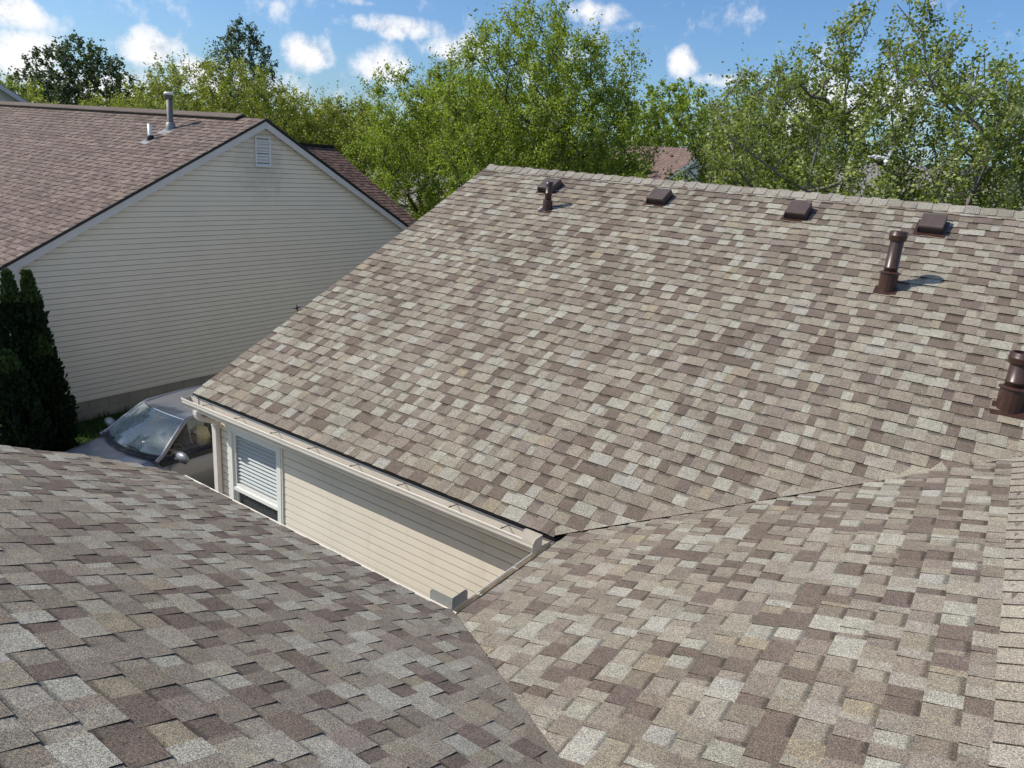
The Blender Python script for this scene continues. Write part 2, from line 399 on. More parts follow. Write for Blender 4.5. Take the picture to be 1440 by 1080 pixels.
# decks under the shingles, so that no light leaks
mb = MB()
def slab(mb, pts, t=.03, col=(.012, .011, .010)):
    p = [Vector(q) for q in pts]; n = (p[1] - p[0]).cross(p[2] - p[0]).normalized(); n = n if n.z > 0 else -n
    a = [q - n * .024 for q in p]; b = [q - n * (t + .024) for q in p]; k = len(p)
    mb.mesh(a + b, [tuple(range(k)), tuple(range(2 * k - 1, k - 1, -1))] + [(i, (i + 1) % k, k + (i + 1) % k, k + i) for i in range(k)], col)
zA = lambda y: ZE + AP * (y - AY); zB = lambda x: ZE + BP * (x - BX); zC = lambda y: ZE + CP * (CY - y)
yAv = AY + (BR - BX) * BP / AP; yCv = CY - (BR - BX) * BP / CP
slab(mb, [(AX0 + .02, AY + .02, zA(AY + .02)), (BX, AY + .02, zA(AY + .02)), (BR, yAv, zA(yAv)), (BR, AR, zA(AR)), (AX0 + .02, AR, zA(AR))])
slab(mb, [(BR, yAv, zA(yAv)), (2 * BR - BX, AY, ZE), (4.5, AY, ZE), (4.5, AR, zA(AR)), (BR, AR, zA(AR))])
slab(mb, [(BX + .02, CY, zB(BX + .02)), (BX + .02, AY, zB(BX + .02)), (BR, yAv, zB(BR)), (BR, yCv, zB(BR))])
slab(mb, [(2 * BR - BX, CY, ZE), (2 * BR - BX, AY, ZE), (BR, yAv, zB(BR)), (BR, yCv, zB(BR))])
slab(mb, [(-5.60, CY - .02, zC(CY - .02)), (BX, CY - .02, zC(CY - .02)), (BR, yCv, zC(yCv)), (BR, CR, zC(CR)), (-5.86, CR, zC(CR)), (-5.86, 2.6, zC(2.6))])
slab(mb, [(BR, yCv, zC(yCv)), (2 * BR - BX, CY, ZE), (4.5, CY, ZE), (4.5, CR, zC(CR)), (BR, CR, zC(CR))])
slab(mb, [(AX0 + .02, AR, zA(AR)), (4.5, AR, zA(AR)), (4.5, 2 * AR - AY - .02, ZE), (AX0 + .02, 2 * AR - AY - .02, ZE)])
slab(mb, [(-5.86, CR, zC(CR)), (4.5, CR, zC(CR)), (4.5, 2 * CR - CY + .02, ZE), (-5.86, 2 * CR - CY + .02, ZE)])
hs(mb, 'roof_deck', M['black'])
mb = MB()
ridge_caps(mb, (4.5, AR, zA(AR)), (AX0 - .01, AR, zA(AR)), (0, -cA, -sA), (0, cA, -sA), .15, .165,
           pal=[((.262, .240, .205), 3), ((.23, .207, .174), 3), ((.285, .262, .225), 2)])
hs(mb, 'ridge_cap', M['shingle'])['label'] = 'pale ridge caps along the far roof'
mb = MB(); ridge_caps(mb, (BR, yCv - .2, zB(BR)), (BR, yAv + .05, zB(BR)), (-cB, 0, -sB), (cB, 0, -sB), .155, .145)
hs(mb, 'ridge_cap', M['shingle'])['label'] = 'sandy ridge caps of the link roof'
mb = MB(); ridge_caps(mb, (4.5, CR, zC(CR)), (-5.9, CR, zC(CR)), (0, cC, -sC), (0, -cC, -sC), .15, .165)
hs(mb, 'ridge_cap', M['shingle'])['label'] = 'ridge caps behind the camera'

# --- siding -------------------------------------------------------------
def siding(mb, a, b, z0, z1, out, e=.0935, dep=.013, top=None, holes=(), joints=True, seed=3, nook=.012):
    """lapped boards from a to b (2D points); out = outward 2D unit vector; top(t) = roof line height (t in metres from a)"""
    a = Vector((a[0], a[1])); b = Vector((b[0], b[1])); L = (b - a).length; d = (b - a) / L; o = Vector((out[0], out[1]))
    flip = (d.x * o.y - d.y * o.x) > 0
    def P(t, h, z): q = a + d * t + o * h; return (q.x, q.y, z)
    n = int(math.ceil((z1 - z0) / e)); rnd = random.Random(seed)
    for i in range(n):
        zb = z0 + i * e; zt = min(zb + e, z1)
        spans = [(0, L)]
        for (ha, hb, hz0, hz1) in holes:
            if zb < hz1 and zt > hz0:
                ns = []
                for (p, q) in spans:
                    if hb <= p or ha >= q: ns.append((p, q))
                    else:
                        if ha > p: ns.append((p, ha))
                        if hb < q: ns.append((hb, q))
                spans = ns
        if top:
            ns = []
            for (p, q) in spans:
                ok = [t for t in np.linspace(p, q, 240) if top(t) >= zt - e * .5]
                if ok: ns.append((min(ok), max(ok)))
            spans = ns
        for (p, q) in spans:
            js = [p]
            if joints:
                t = p + rnd.uniform(.6, 3.4)
                while t < q - .4: js.append(t); t += rnd.uniform(2.0, 3.7)
            js.append(q)
            for k in range(len(js) - 1):
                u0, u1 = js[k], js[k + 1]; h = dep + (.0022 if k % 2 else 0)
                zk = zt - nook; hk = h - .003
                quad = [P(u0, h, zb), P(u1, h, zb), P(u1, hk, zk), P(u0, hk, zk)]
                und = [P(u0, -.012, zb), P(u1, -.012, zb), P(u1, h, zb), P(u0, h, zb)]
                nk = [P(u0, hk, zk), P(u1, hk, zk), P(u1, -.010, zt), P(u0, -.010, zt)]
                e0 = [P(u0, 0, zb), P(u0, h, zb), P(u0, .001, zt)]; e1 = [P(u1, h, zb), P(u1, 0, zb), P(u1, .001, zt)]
                for f, cc in ((quad, 1), (und, .7), (nk, .66), (e0, .6), (e1, .6)): mb.face(f[::-1] if flip else f, col=(cc, cc * .97, cc * .92))  # shade under each lap painted in: nooks, undersides and ends tinted darker
WY = 4.95; WX = -2.30; WC = 3.10
# court wall under the far slope
mb = MB()
wx0, wx1 = -7.50, WX
win = (-7.29, -6.32, .78, 2.20)
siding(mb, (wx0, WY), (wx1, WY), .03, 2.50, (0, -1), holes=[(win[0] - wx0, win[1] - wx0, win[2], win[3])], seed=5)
mb.box(wx0, wx1, WY + .002, WY + .12, 0, 2.52)
o = hs(mb, 'wall', M['siding']); o['label'] = 'cream lap siding wall facing the court'
# cut the window opening in the backing box: rebuild as four pieces
o.data.clear_geometry(); mb = MB()
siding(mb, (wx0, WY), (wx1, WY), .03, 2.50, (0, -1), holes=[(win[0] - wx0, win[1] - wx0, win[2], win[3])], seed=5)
for bx in ((wx0, win[0], 0, 2.52), (win[1], wx1, 0, 2.52), (win[0], win[1], 0, win[2]), (win[0], win[1], win[3], 2.52)):
    mb.box(bx[0], bx[1], WY + .002, WY + .12, bx[2], bx[3])
bpy.data.objects.remove(o); o = hs(mb, 'wall', M['siding']); o['label'] = 'cream lap siding wall facing the court'
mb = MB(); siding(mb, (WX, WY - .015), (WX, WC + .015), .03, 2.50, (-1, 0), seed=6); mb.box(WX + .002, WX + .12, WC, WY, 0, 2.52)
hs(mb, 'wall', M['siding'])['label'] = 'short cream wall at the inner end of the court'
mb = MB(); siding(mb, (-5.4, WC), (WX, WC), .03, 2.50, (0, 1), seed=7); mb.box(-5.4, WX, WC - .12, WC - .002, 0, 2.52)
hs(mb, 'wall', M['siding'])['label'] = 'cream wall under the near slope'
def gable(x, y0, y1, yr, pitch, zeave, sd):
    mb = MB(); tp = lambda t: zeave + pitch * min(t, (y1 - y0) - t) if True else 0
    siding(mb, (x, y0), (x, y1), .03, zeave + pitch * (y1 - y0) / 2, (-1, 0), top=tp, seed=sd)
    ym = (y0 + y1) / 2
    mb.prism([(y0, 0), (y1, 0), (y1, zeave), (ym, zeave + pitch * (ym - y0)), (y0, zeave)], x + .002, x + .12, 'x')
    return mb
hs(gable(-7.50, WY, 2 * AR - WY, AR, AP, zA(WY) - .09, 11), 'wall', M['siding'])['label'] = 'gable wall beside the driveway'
mbg = gable(-5.4, 2 * CR - WC, WC, CR, CP, zC(WC) - .09, 12)
hs(mbg, 'wall', M['siding'])['label'] = 'gable wall under the near slope'
for q in ((4.2, 4.32, 2 * CR - WC, 2 * AR - WY, 0, 2.5), (-7.38, 4.2, 2 * AR - WY - .12, 2 * AR - WY, 0, 2.5), (-5.28, 4.2, 2 * CR - WC, 2 * CR - WC + .12, 0, 2.5)):
    mb = MB(); mb.box(*q); hs(mb, 'wall', M['siding'])['label'] = 'outer wall away from the court'
# soffits and fascias
for q in ((AX0 + .03, -2.49, 4.735, WY, 2.375, 2.39), (-2.49, WX, CY - .05, WY, 2.375, 2.39), (-5.66, -2.49, WC, CY - .06, 2.375, 2.39)):
    mb = MB(); mb.box(*q); hs(mb, 'soffit', M['soffit'])
for q in ((AX0 + .03, -2.50, 4.728, 4.748, 2.36, 2.545), (-2.508, -2.488, CY - .05, 4.728, 2.36, 2.545), (-5.66, -2.508, CY - .062, CY - .042, 2.36, 2.545)):
    mb = MB(); mb.box(*q); hs(mb, 'fascia', M['gutter'])
mb = MB()                                # rake boards
def rake_board(mb, x, ya, za, yb, zb_, h=.15, t=.02):
    mb.prism([(ya, za - h), (yb, zb_ - h), (yb, zb_), (ya, za)], x, x + t, 'x')
for q in ((AX0 + .035, AY + .03, zA(AY + .03) - .035, AR, zA(AR) - .035), (AX0 + .035, AR, zA(AR) - .035, 2 * AR - AY, ZE - .035), (-5.84, CR, zC(CR) - .04, 2.6, zC(2.6) - .04)):
    mb = MB(); rake_board(mb, *q); hs(mb, 'rake_board', M['gutter'])
mb = MB(); mb.box(-7.525, -7.485, WY - .022, WY + .0, 0, 2.37); mb.box(-7.525, -7.50, WY, WY + .05, 0, 2.37)
hs(mb, 'corner_trim', M['siding'])
# --- window ------------------------------------------------------------
x0, x1, z0, z1 = win
mb = MB()
def frame(mb, x0, x1, z0, z1, w, y0, y1, wb=None):
    wb = wb or w
    mb.box(x0, x0 + w, y0, y1, z0, z1); mb.box(x1 - w, x1, y0, y1, z0, z1)
    mb.box(x0 + w, x1 - w, y0, y1, z1 - w, z1); mb.box(x0 + w, x1 - w, y0, y1, z0, z0 + wb)
frame(mb, x0, x1, z0, z1, .065, WY - .035, WY + .03)
mb.box(x1 - .0, x1 + .022, WY - .028, WY, z0, z1)
wf = hs(mb, 'window', M['white_trim']); wf['label'] = 'double hung window with white blinds facing the court'
def kid(mb, name, mats, par):            # sub-part sharing its parent's coordinates
    o = mb.build(name, mats, par); return o
mb = MB(); mz = 1.42
frame(mb, x0 + .067, x1 - .067, mz - .01, z1 - .067, .040, WY - .012, WY + .02, .045)
kid(mb, 'upper_sash', M['white_trim'], wf)
mb = MB(); frame(mb, x0 + .067, x1 - .067, z0 + .067, mz - .012, .035, WY + .004, WY + .03)
mb.box(x0 + .067, x1 - .067, WY - .030, WY + .02, mz - .055, mz - .011)
kid(mb, 'lower_sash', M['white_trim'], wf)
M['pane'] = mat_glass('window_glass', (.99, 1, .995), .0, .01)
mb = MB(); mb.face([(x0 + .1, WY - .006, mz + .03), (x1 - .1, WY - .006, mz + .03), (x1 - .1, WY - .006, z1 - .1), (x0 + .1, WY - .006, z1 - .1)]); kid(mb, 'pane', M['pane'], wf)
mb = MB(); mb.face([(x0 + .1, WY + .018, z0 + .1), (x1 - .1, WY + .018, z0 + .1), (x1 - .1, WY + .018, mz - .05), (x0 + .1, WY + .018, mz - .05)]); kid(mb, 'pane', M['pane'], wf)
mb = MB(); z = z1 - .10
while z > mz - .0:
    mb.mesh([(x0 + .112, WY + .002, z - .015), (x1 - .112, WY + .002, z - .015), (x1 - .112, WY + .026, z + .013), (x0 + .112, WY + .026, z + .013)], [(0, 1, 2, 3)])
    z -= .050
mb.box(x0 + .112, x1 - .112, WY + .06, WY + .064, mz, z1 - .1, col=(.42, .42, .42))
for xx in (x0 + .3, x1 - .3): mb.box(xx, xx + .004, WY + .018, WY + .021, mz, z1 - .1)
kid(mb, 'blind', M['blind'], wf)
mb = MB(); z = mz - .06                       # blinds continue deeper and lie in shade behind the lower pane
while z > z0 + .1:
    mb.mesh([(x0 + .115, WY + .06, z - .012), (x1 - .115, WY + .06, z - .012), (x1 - .115, WY + .074, z + .010), (x0 + .115, WY + .074, z + .010)], [(0, 1, 2, 3)]); z -= .033
mb.box(x0 + .10, x1 - .10, WY + .035, WY + .040, z0 + .1, mz - .06)
t = NT('insect_screen'); tr = t.n.new('ShaderNodeBsdfTransparent'); mx = t.n.new('ShaderNodeMixShader'); mx.inputs[0].default_value = .55
t.p.inputs['Base Color'].default_value = (.06, .065, .065, 1); t.p.inputs['Roughness'].default_value = .6
t.link(tr.outputs[0], mx.inputs[1]); t.link(t.p.outputs[0], mx.inputs[2]); t.link(mx.outputs[0], t.n['Material Output'].inputs[0]); M['screen'] = t.m
kid(mb, 'screen', M['screen'], wf)
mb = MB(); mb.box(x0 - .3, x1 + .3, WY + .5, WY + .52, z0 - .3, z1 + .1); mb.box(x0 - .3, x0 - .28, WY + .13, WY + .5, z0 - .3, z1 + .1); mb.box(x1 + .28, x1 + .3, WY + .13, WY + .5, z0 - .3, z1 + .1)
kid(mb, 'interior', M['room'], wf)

# --- gutters -----------------------------------------------------------
ZL = 2.50
PROF = [(0.0, 0.0), (0.0, -.014), (.006, -.016), (.006, -.052), (.020, -.075), (.040, -.092), (.048, -.125), (.122, -.125), (.122, .0)]   # outer K profile: distance from lip to fascia, depth
def gutter_run(mb, ax, lipc, sgn, a, b, zoff=0.0, endcaps=(True, True)):
    """ax: run direction; lipc: coordinate of the lip across; sgn: +1 if the fascia is at larger coordinate"""
    th = .003
    inner = [(min(.122 - th, max(th, p[0] + th)), max(p[1] + th, -.125 + th)) for p in PROF]
    outer = [(lipc + sgn * p[0], ZL + p[1]) for p in PROF]
    inn = [(lipc + sgn * q[0], ZL + q[1] - (0 if 0 < i < 8 else .0)) for i, q in enumerate(inner)]
    inn[0] = (lipc + sgn * .013, ZL - .001); inn[1] = (lipc + sgn * .013, ZL - .006); inn[8] = (lipc + sgn * .119, ZL)
    P = (lambda q, t: (t, q[0], q[1])) if ax == 'x' else (lambda q, t: (q[0], t, q[1]))
    n = len(PROF); seg = max(2, int(abs(b - a) / .35)); ts = [a + (b - a) * i / seg for i in range(seg + 1)]
    for i in range(seg):
        for k in range(n - 1):
            w0 = .0015 * math.sin(i * 2.1); w1 = .0015 * math.sin((i + 1) * 2.1)
            def Q(pr, t, w): p = P(pr, t); return (p[0], p[1], p[2] + w)
            f = [Q(outer[k], ts[i], w0), Q(outer[k], ts[i + 1], w1), Q(outer[k + 1], ts[i + 1], w1), Q(outer[k + 1], ts[i], w0)]
            g = [Q(inn[k], ts[i], w0), Q(inn[k + 1], ts[i], w0), Q(inn[k + 1], ts[i + 1], w1), Q(inn[k], ts[i + 1], w1)]
            mb.face(f, mi=0); mb.face(g, mi=1 if 1 <= k < 7 else 0)
        for k in (0, n - 1):
            mb.face([Q(outer[k], ts[i], w0), Q(outer[k], ts[i + 1], w1), Q(inn[k], ts[i + 1], w1), Q(inn[k], ts[i], w0)], mi=0)
    for t, on in ((a, endcaps[0]), (b, endcaps[1])):
        if on:
            for tt in (t, t + (.004 if t == a else -.004)): mb.face([P(q, tt) for q in outer])
            mb.tube([P((lipc, ZL + .001), t), P((lipc + sgn * .122, ZL + .001), t)], .004, 6)
            for k in range(n - 2): mb.tube([P(outer[k], t), P(outer[k + 1], t)], .0035, 5)
    mb.tube([P((lipc + sgn * .004, ZL + .0), a), P((lipc + sgn * .004, ZL + .0), b)], .0055, 6)
def hanger(mb, ax, lipc, sgn, t):
    P = (lambda c, t, z: (t, c, z)) if ax == 'x' else (lambda c, t, z: (c, t, z))
    p = [P(lipc + sgn * .006, t, ZL - .001), P(lipc + sgn * .03, t + .004, ZL + .003), P(lipc + sgn * .118, t + .012, ZL - .004)]
    for i in range(2):
        a, b = Vector(p[i]), Vector(p[i + 1]); w = Vector(P(0, .006, 0))
        mb.mesh([a - w, a + w, b + w, b - w] + [q + Vector((0, 0, .003)) for q in (a - w, a + w, b + w, b - w)], [(0, 1, 2, 3), (7, 6, 5, 4), (0, 4, 5, 1), (1, 5, 6, 2), (2, 6, 7, 3), (3, 7, 4, 0)])
    mb.tube([Vector(p[1]) + Vector((0, 0, .002)), Vector(p[1]) + Vector((0, 0, .012))], .006, 6)
LA, LB, LC = 4.60, -2.63, 3.448
def make_gutter(label, ax, lipc, sgn, a, b, caps, hang):
    mb = MB(); gutter_run(mb, ax, lipc, sgn, a, b, 0, caps); g = hs(mb, 'gutter', [M['gutter'], M['gutter_in']]); g['label'] = label
    for t in hang:
        m2 = MB(); hanger(m2, ax, lipc, sgn, t); m2.build('hanger', M['dark_metal'] if ax == 'x' and lipc > 4 else M['gutter'], g)
    return g
gA = make_gutter('open cream gutter along the far eave with a bare left end', 'x', LA, 1, -7.72, LB + .122, (True, False), [-7.32, -6.72, -6.1, -5.5, -4.88, -4.25, -3.62, -3.05])
gC = make_gutter('cream gutter along the near eave', 'x', LC, -1, -5.79, LB + .122, (True, False), [-5.45, -4.86, -4.27, -3.68, -3.12])
gB = make_gutter('short gutter joining the two eaves', 'y', LB, 1, LC - .122, LA + .122, (False, False), [3.72, 4.18])
# drip edge, white strip under the shingles
mb = MB()
mb.prism([(4.722, 2.498), (4.7265, 2.498), (4.7265, 2.512), (4.700, 2.530), (4.699, 2.527), (4.722, 2.510)], -7.62, -2.5, 'x')
hs(mb, 'drip_edge', M['white_trim'])
mb = MB(); mb.box(-7.60, -2.5, 4.7275, 4.7285, 2.512, 2.56); mb.box(-7.61, -2.55, 4.684, 4.72, 2.552, 2.562)  # black sheet paints the shaded gap above the gutter; second box is the starter
hs(mb, 'starter_and_gap_shade', M['black'])
# splash guards
def guard(cx, cy, da, db, la, lb, h, mat, label):
    """L shaped rounded plate standing on the lips; da, db unit 2D directions of the two wings"""
    mb = MB()
    for d, L in ((da, la), (db, lb)):
        r = h * .42; prof = [(0, 0), (L, 0), (L, h - r)] + [(L - r + r * math.cos(t), h - r + r * math.sin(t)) for t in (R(30), R(60))] + [(L - r, h), (0, h)]
        nx, ny = -d[1], d[0]
        A = [(cx + d[0] * p[0] + nx * .0015, cy + d[1] * p[0] + ny * .0015, ZL + .004 + p[1]) for p in prof]
        B = [(q[0] - nx * .003, q[1] - ny * .003, q[2]) for q in A]; n = len(A)
        mb.mesh(A + B, [tuple(range(n)), tuple(range(2 * n - 1, n - 1, -1))] + [(i, n + i, n + (i + 1) % n, (i + 1) % n) for i in range(n)])
        mb.tube([A[2], A[3], A[4], A[5], A[6]], .0022, 5)
    mb.tube([(cx, cy, ZL), (cx, cy, ZL + h)], .004, 6)
    g = hs(mb, 'splash_guard', mat); g['label'] = label; return g
guard(LB + .002, LA - .002, (-1, 0), (0, -1), .19, .14, .105, M['guard'], 'cream splash guard at the inner corner of the far gutter')
guard(LB + .002, LC + .002, (-1, 0), (0, 1), .20, .17, .088, M['guard_gray'], 'weathered grey splash guard on the nearest gutter corner')
# downspout
mb = MB()
def rect_tube(mb, pts, w, dpt):
    pts = [Vector(p) for p in pts]; V = []; F = []
    for i, p in enumerate(pts):
        d = (pts[min(i + 1, len(pts) - 1)] - pts[max(i - 1, 0)]).normalized(); a = Vector((1, 0, 0)); b = d.cross(a).normalized()
        c = .008
        for (sx, sy) in ((-w + c, -dpt), (w - c, -dpt), (w, -dpt + c), (w, dpt - c), (w - c, dpt), (-w + c, dpt), (-w, dpt - c), (-w, -dpt + c)): V.append(p + a * sx + b * sy)
    n = 8
    for i in range(len(pts) - 1):
        for j in range(n): F.append((i * n + j, i * n + (j + 1) % n, (i + 1) * n + (j + 1) % n, (i + 1) * n + j))
    F += [tuple(range(n)), tuple(range(len(V) - 1, len(V) - n - 1, -1))]
    mb.mesh(V, F, smooth=False)
dx = -7.50
rect_tube(mb, [(dx, 4.655, 2.385), (dx, 4.655, 2.345), (dx, 4.668, 2.305), (dx, 4.70, 2.275), (dx, 4.84, 2.215), (dx, 4.875, 2.190)], .040, .030)
dsp = hs(mb, 'downspout', M['downspout']); dsp['label'] = 'square downspout at the corner of the court wall'
mb = MB(); rect_tube(mb, [(dx, 4.865, 2.215), (dx, 4.895, 2.165), (dx, 4.897, 1.9), (dx, 4.897, .12), (dx, 4.83, .06)], .044, .032); kid(mb, 'lower_pipe', M['downspout'], dsp)
mb = MB(); mb.box(dx + .040, dx + .085, 4.90, 4.925, 2.13, 2.16); mb.box(dx - .045, dx + .045, 4.862, 4.866, 2.13, 2.15); kid(mb, 'strap', M['downspout'], dsp)

# --- roof vents and pipes on the far slope --------------------------------
def onA(x, y): return Vector((x, y, zA(y)))
UA, VA, NA = SA.u, SA.v, SA.n
def loc(o3, a, b, c): return o3 + UA * a + VA * b + NA * c
def roof_vent(x, y, label):
    o = onA(x, y); w, L, h = .125, .28, .108
    mb = MB()
    top = [(-w, 0, h), (w, 0, h), (w, L, h + .01), (-w, L, h + .01)]; bt = .022
    pr = [(-w, 0, h), (w, 0, h), (w, L, h * .55), (w * .96, L + .05, .012), (-w * .96, L + .05, .012), (-w, L, h * .55)]
    V = [loc(o, *p) for p in [(-w, -.01, h - .002), (w, -.01, h - .002), (w, L, h + .004), (-w, L, h + .004), (-w, -.01, h - .028), (w, -.01, h - .028), (w, L + .05, .008), (-w, L + .05, .008), (w, .0, .008), (-w, .0, .008)]]
    mb.mesh(V, [(0, 1, 2, 3), (0, 4, 5, 1), (3, 2, 6, 7), (1, 5, 8, 6, 2), (0, 3, 7, 9, 4)])
    v = hs(mb, 'roof_vent', M['brown_vent']); v['label'] = label; bevel(v, .006)
    mb = MB(); V = [loc(o, *p) for p in [(-w + .012, .012, .006), (w - .012, .012, .006), (w - .012, .012, h - .03), (-w + .012, .012, h - .03)]]; mb.mesh(V, [(0, 1, 2, 3)])
    kid(mb, 'screen', M['louvre_dark'], v)
    mb = MB(); k = 15
    for i in range(k):
        xx = -w + .016 + (2 * w - .032) * i / (k - 1)
        V = [loc(o, *p) for p in [(xx - .0028, .009, .006), (xx + .0028, .009, .006), (xx + .0028, .009, h - .028), (xx - .0028, .009, h - .028)]]; mb.mesh(V, [(0, 1, 2, 3)])
    kid(mb, 'louvre', M['brown_vent'], v)
    mb = MB(); fl = [(-w - .035, -.055), (w + .035, -.055), (w + .035, L + .02), (-w - .035, L + .02)]
    A = [loc(o, p[0], p[1], .0135) for p in fl]; B = [loc(o, p[0], p[1], .006) for p in fl]
    mb.mesh(A + B, [(0, 1, 2, 3), (0, 4, 5, 1), (1, 5, 6, 2), (2, 6, 7, 3), (3, 7, 4, 0)]); kid(mb, 'flashing', M['brown_metal'], v)
for (x, lab) in ((-6.03, 'brown box vent behind the short pipe, farthest left'), (-4.235, 'brown box vent second from the left'), (-2.355, 'brown box vent third from the left'), (-.86, 'brown box vent above the tall pipe')):
    roof_vent(x, 9.62, lab)
def vent_pipe(x, y, H, r, label, cap=True, ridge=True, cone=1.0, mat='brown_metal'):
    o = onA(x, y); z0 = o.z
    mb = MB(); n = 20
    mb.lathe([(r, -.05), (r, .22), (r + .003, .222), (r + .003, .234), (r, .236), (r, H)], (x, y, z0), n)
    if not cap: mb.lathe([(r + .006, H - .05), (r + .006, H), (r - .008, H), (r - .008, H - .2)], (x, y, z0), n)
    p = hs(mb, 'vent_pipe', M[mat]); p['label'] = label
    if cap:
        mb = MB(); R_ = r * 1.30
        mb.lathe([(r + .002, H - .10), (r + .012, H - .098), (R_, H - .085), (R_, H - .055), (R_ + .004, H - .05), (R_ + .004, H - .04), (R_, H - .036), (R_, H - .008), (R_ - .006, H), (R_ - .02, H + .002), (R_ - .022, H - .02), (r * .5, H - .03), (0.001, H - .03)], (x, y, z0), n)
        kid(mb, 'cap', M[mat], p)
    mb = MB(); b = r * 1.30 * cone; hc = .155 if cap else .12
    prof = [(b + .02, -.05), (b, .0), (b * .97, .02), (r + .022, hc), (r + .020, hc + .012)]
    if cap: prof += [(r + .036, hc + .014), (r + .038, hc + .020), (r + .004, hc + .036)]
    else: prof += [(r + .002, hc + .015)]
    nn = 28; V = []; F = []
    for i, (rr, zz) in enumerate(prof):
        for j in range(nn):
            t = 2 * math.pi * j / nn; k = 1 + (.022 if (j % 2 and 0 < i < 4 and cap) else 0)
            px, py = x + rr * k * math.cos(t), y + rr * k * math.sin(t); dz = (py - y) * AP * max(0, 1 - zz / hc) if zz < hc else 0
            V.append((px, py, z0 + zz + dz))
    for i in range(len(prof) - 1):
        for j in range(nn): F.append((i * nn + j, i * nn + (j + 1) % nn, (i + 1) * nn + (j + 1) % nn, (i + 1) * nn + j))
    mb.mesh(V, F, smooth=False); kid(mb, 'boot', M[mat], p)
    mb = MB(); w = b + .022; fl = [(-w, -w - .01), (w, -w - .01), (w, w * .3), (-w, w * .3)]
    A = [loc(o, q[0], q[1], .0145) for q in fl]; B = [loc(o, q[0], q[1], .006) for q in fl]
    mb.mesh(A + B, [(0, 1, 2, 3), (0, 4, 5, 1), (1, 5, 6, 2), (2, 6, 7, 3), (3, 7, 4, 0)]); kid(mb, 'flashing', M[mat], p)
vent_pipe(-5.72, 9.21, .39, .048, 'thin brown pipe with a shiny cone, left of the row', cap=False, cone=1.2)
vent_pipe(-1.03, 8.52, .60, .066, 'tall dark brown capped vent pipe')
vent_pipe(.245, 7.19, .475, .077, 'thick dark brown capped vent pipe nearest the right edge')

# ------------------------------------------------------------------ NEIGHBOUR HOUSE
def part(mb, name, mats, par, **k):
    o = mb.build(name, mats, None, **k); o.parent = par; o.matrix_parent_inverse = Matrix.Translation(-Vector(par.location)); return o
nb = empty('house', (-20, 10.65, 0), 0, 'neighbouring house with brown shingle roof and a big windowless grey green gable wall', 'house')
NX, NYr, NZr, NP = -13.93, 10.65, 5.93, .52
NE = 5.15; zN = lambda y: NZr - NP * abs(y - NYr); NW = -14.10; NL = -27.5
cN, sN = norm((1, NP, 0))[:2]
mb = MB(); SN = Slope((NL, NE, zN(NE)), (1, 0, 0), (0, cN, sN), .006, 21)
shingle_slope(mb, SN, (NYr - NE) / cN - .02, lambda s: [(0, NX - NL)], pal=PALN, wmin=.12, wmax=.26, tooth=.006, lift=.006)
part(mb, 'roof', M['shingle_far'], nb)['label'] = 'brown front slope with two pipes'
mb = MB(); SN2 = Slope((NX, 2 * NYr - NE, zN(NE)), (-1, 0, 0), (0, -cN, sN), .005, 22)
shingle_slope(mb, SN2, (NYr - NE) / cN - .02, lambda s: [(0, NX - NL)], pal=PALN, wmin=.3, wmax=.6, band=False)
part(mb, 'roof', M['shingle_far'], nb)['label'] = 'rear slope'
mb = MB()
slab(mb, [(NL, NE, zN(NE)), (NX - .02, NE, zN(NE)), (NX - .02, NYr, NZr), (NL, NYr, NZr)])
slab(mb, [(NL, 2 * NYr - NE, zN(NE)), (NX - .02, 2 * NYr - NE, zN(NE)), (NX - .02, NYr, NZr), (NL, NYr, NZr)])
part(mb, 'roof_deck', M['black'], nb)
mb = MB()   # raised ridge vent, stops short of the gable
mb.prism([(NYr - .19, NZr - .035), (NYr - .19, NZr - .015), (NYr, NZr + .075), (NYr + .19, NZr - .015), (NYr + .19, NZr - .035), (NYr, NZr + .03)], NL, -14.75, 'x', col=(.13, .105, .09))
mb.prism([(NYr - .18, NZr - .12), (NYr - .18, NZr - .031), (NYr, NZr + .04), (NYr + .18, NZr - .031), (NYr + .18, NZr - .12)], NL, -14.76, 'x', col=(.008, .008, .008))  # black body paints the shadow line under the vent cap
part(mb, 'ridge_vent', M['shingle_far'], nb)
# gable wall
mb = MB(); y0, y1 = 5.50, 2 * NYr - 5.50
tpn = lambda t: zN(y0 + t) - .10
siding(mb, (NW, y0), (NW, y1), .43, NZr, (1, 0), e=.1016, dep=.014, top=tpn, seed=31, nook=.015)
mb.prism([(y0, .40), (y1, .40), (y1, zN(y1) - .10), (NYr, NZr - .10), (y0, zN(y0) - .10)], NW - .12, NW - .002, 'x')
part(mb, 'wall', M['nb_siding'], nb)['label'] = 'tall gable wall with faint pale patches'
mb = MB(); siding(mb, (NL, y0), (NW - .0, y0), .43, 3.05, (0, -1), e=.1016, seed=32); mb.box(NL, NW - .12, y0 + .002, y0 + .12, .4, 3.05); mb.box(NL, NW, y1 - .12, y1, 0, 3.05); mb.box(NL, NL + .1, y0, y1, 0, 3.1)
part(mb, 'wall', M['nb_siding'], nb)['label'] = 'front and rear walls'
mb = MB(); mb.box(NW - .2, NW - .035, y0, y1, 0, .43)
for zz in (.205, .0):
    pass
rnd = random.Random(4)
for r_ in range(2):
    yy = y0 - (.2 if r_ else 0)
    while yy < y1 - .05:
        a = max(yy + .004, y0 + .004); b = min(yy + .396, y1 - .004)
        if b > a + .02: mb.box(NW - .036, NW - .024 + rnd.uniform(0, .002), a, b, .012 + r_ * .208, .208 + r_ * .208)
        yy += .40
mb.box(NL, NW - .2, y0 + .03, y0 + .2, 0, .42)
part(mb, 'foundation', M['nb_found'], nb)
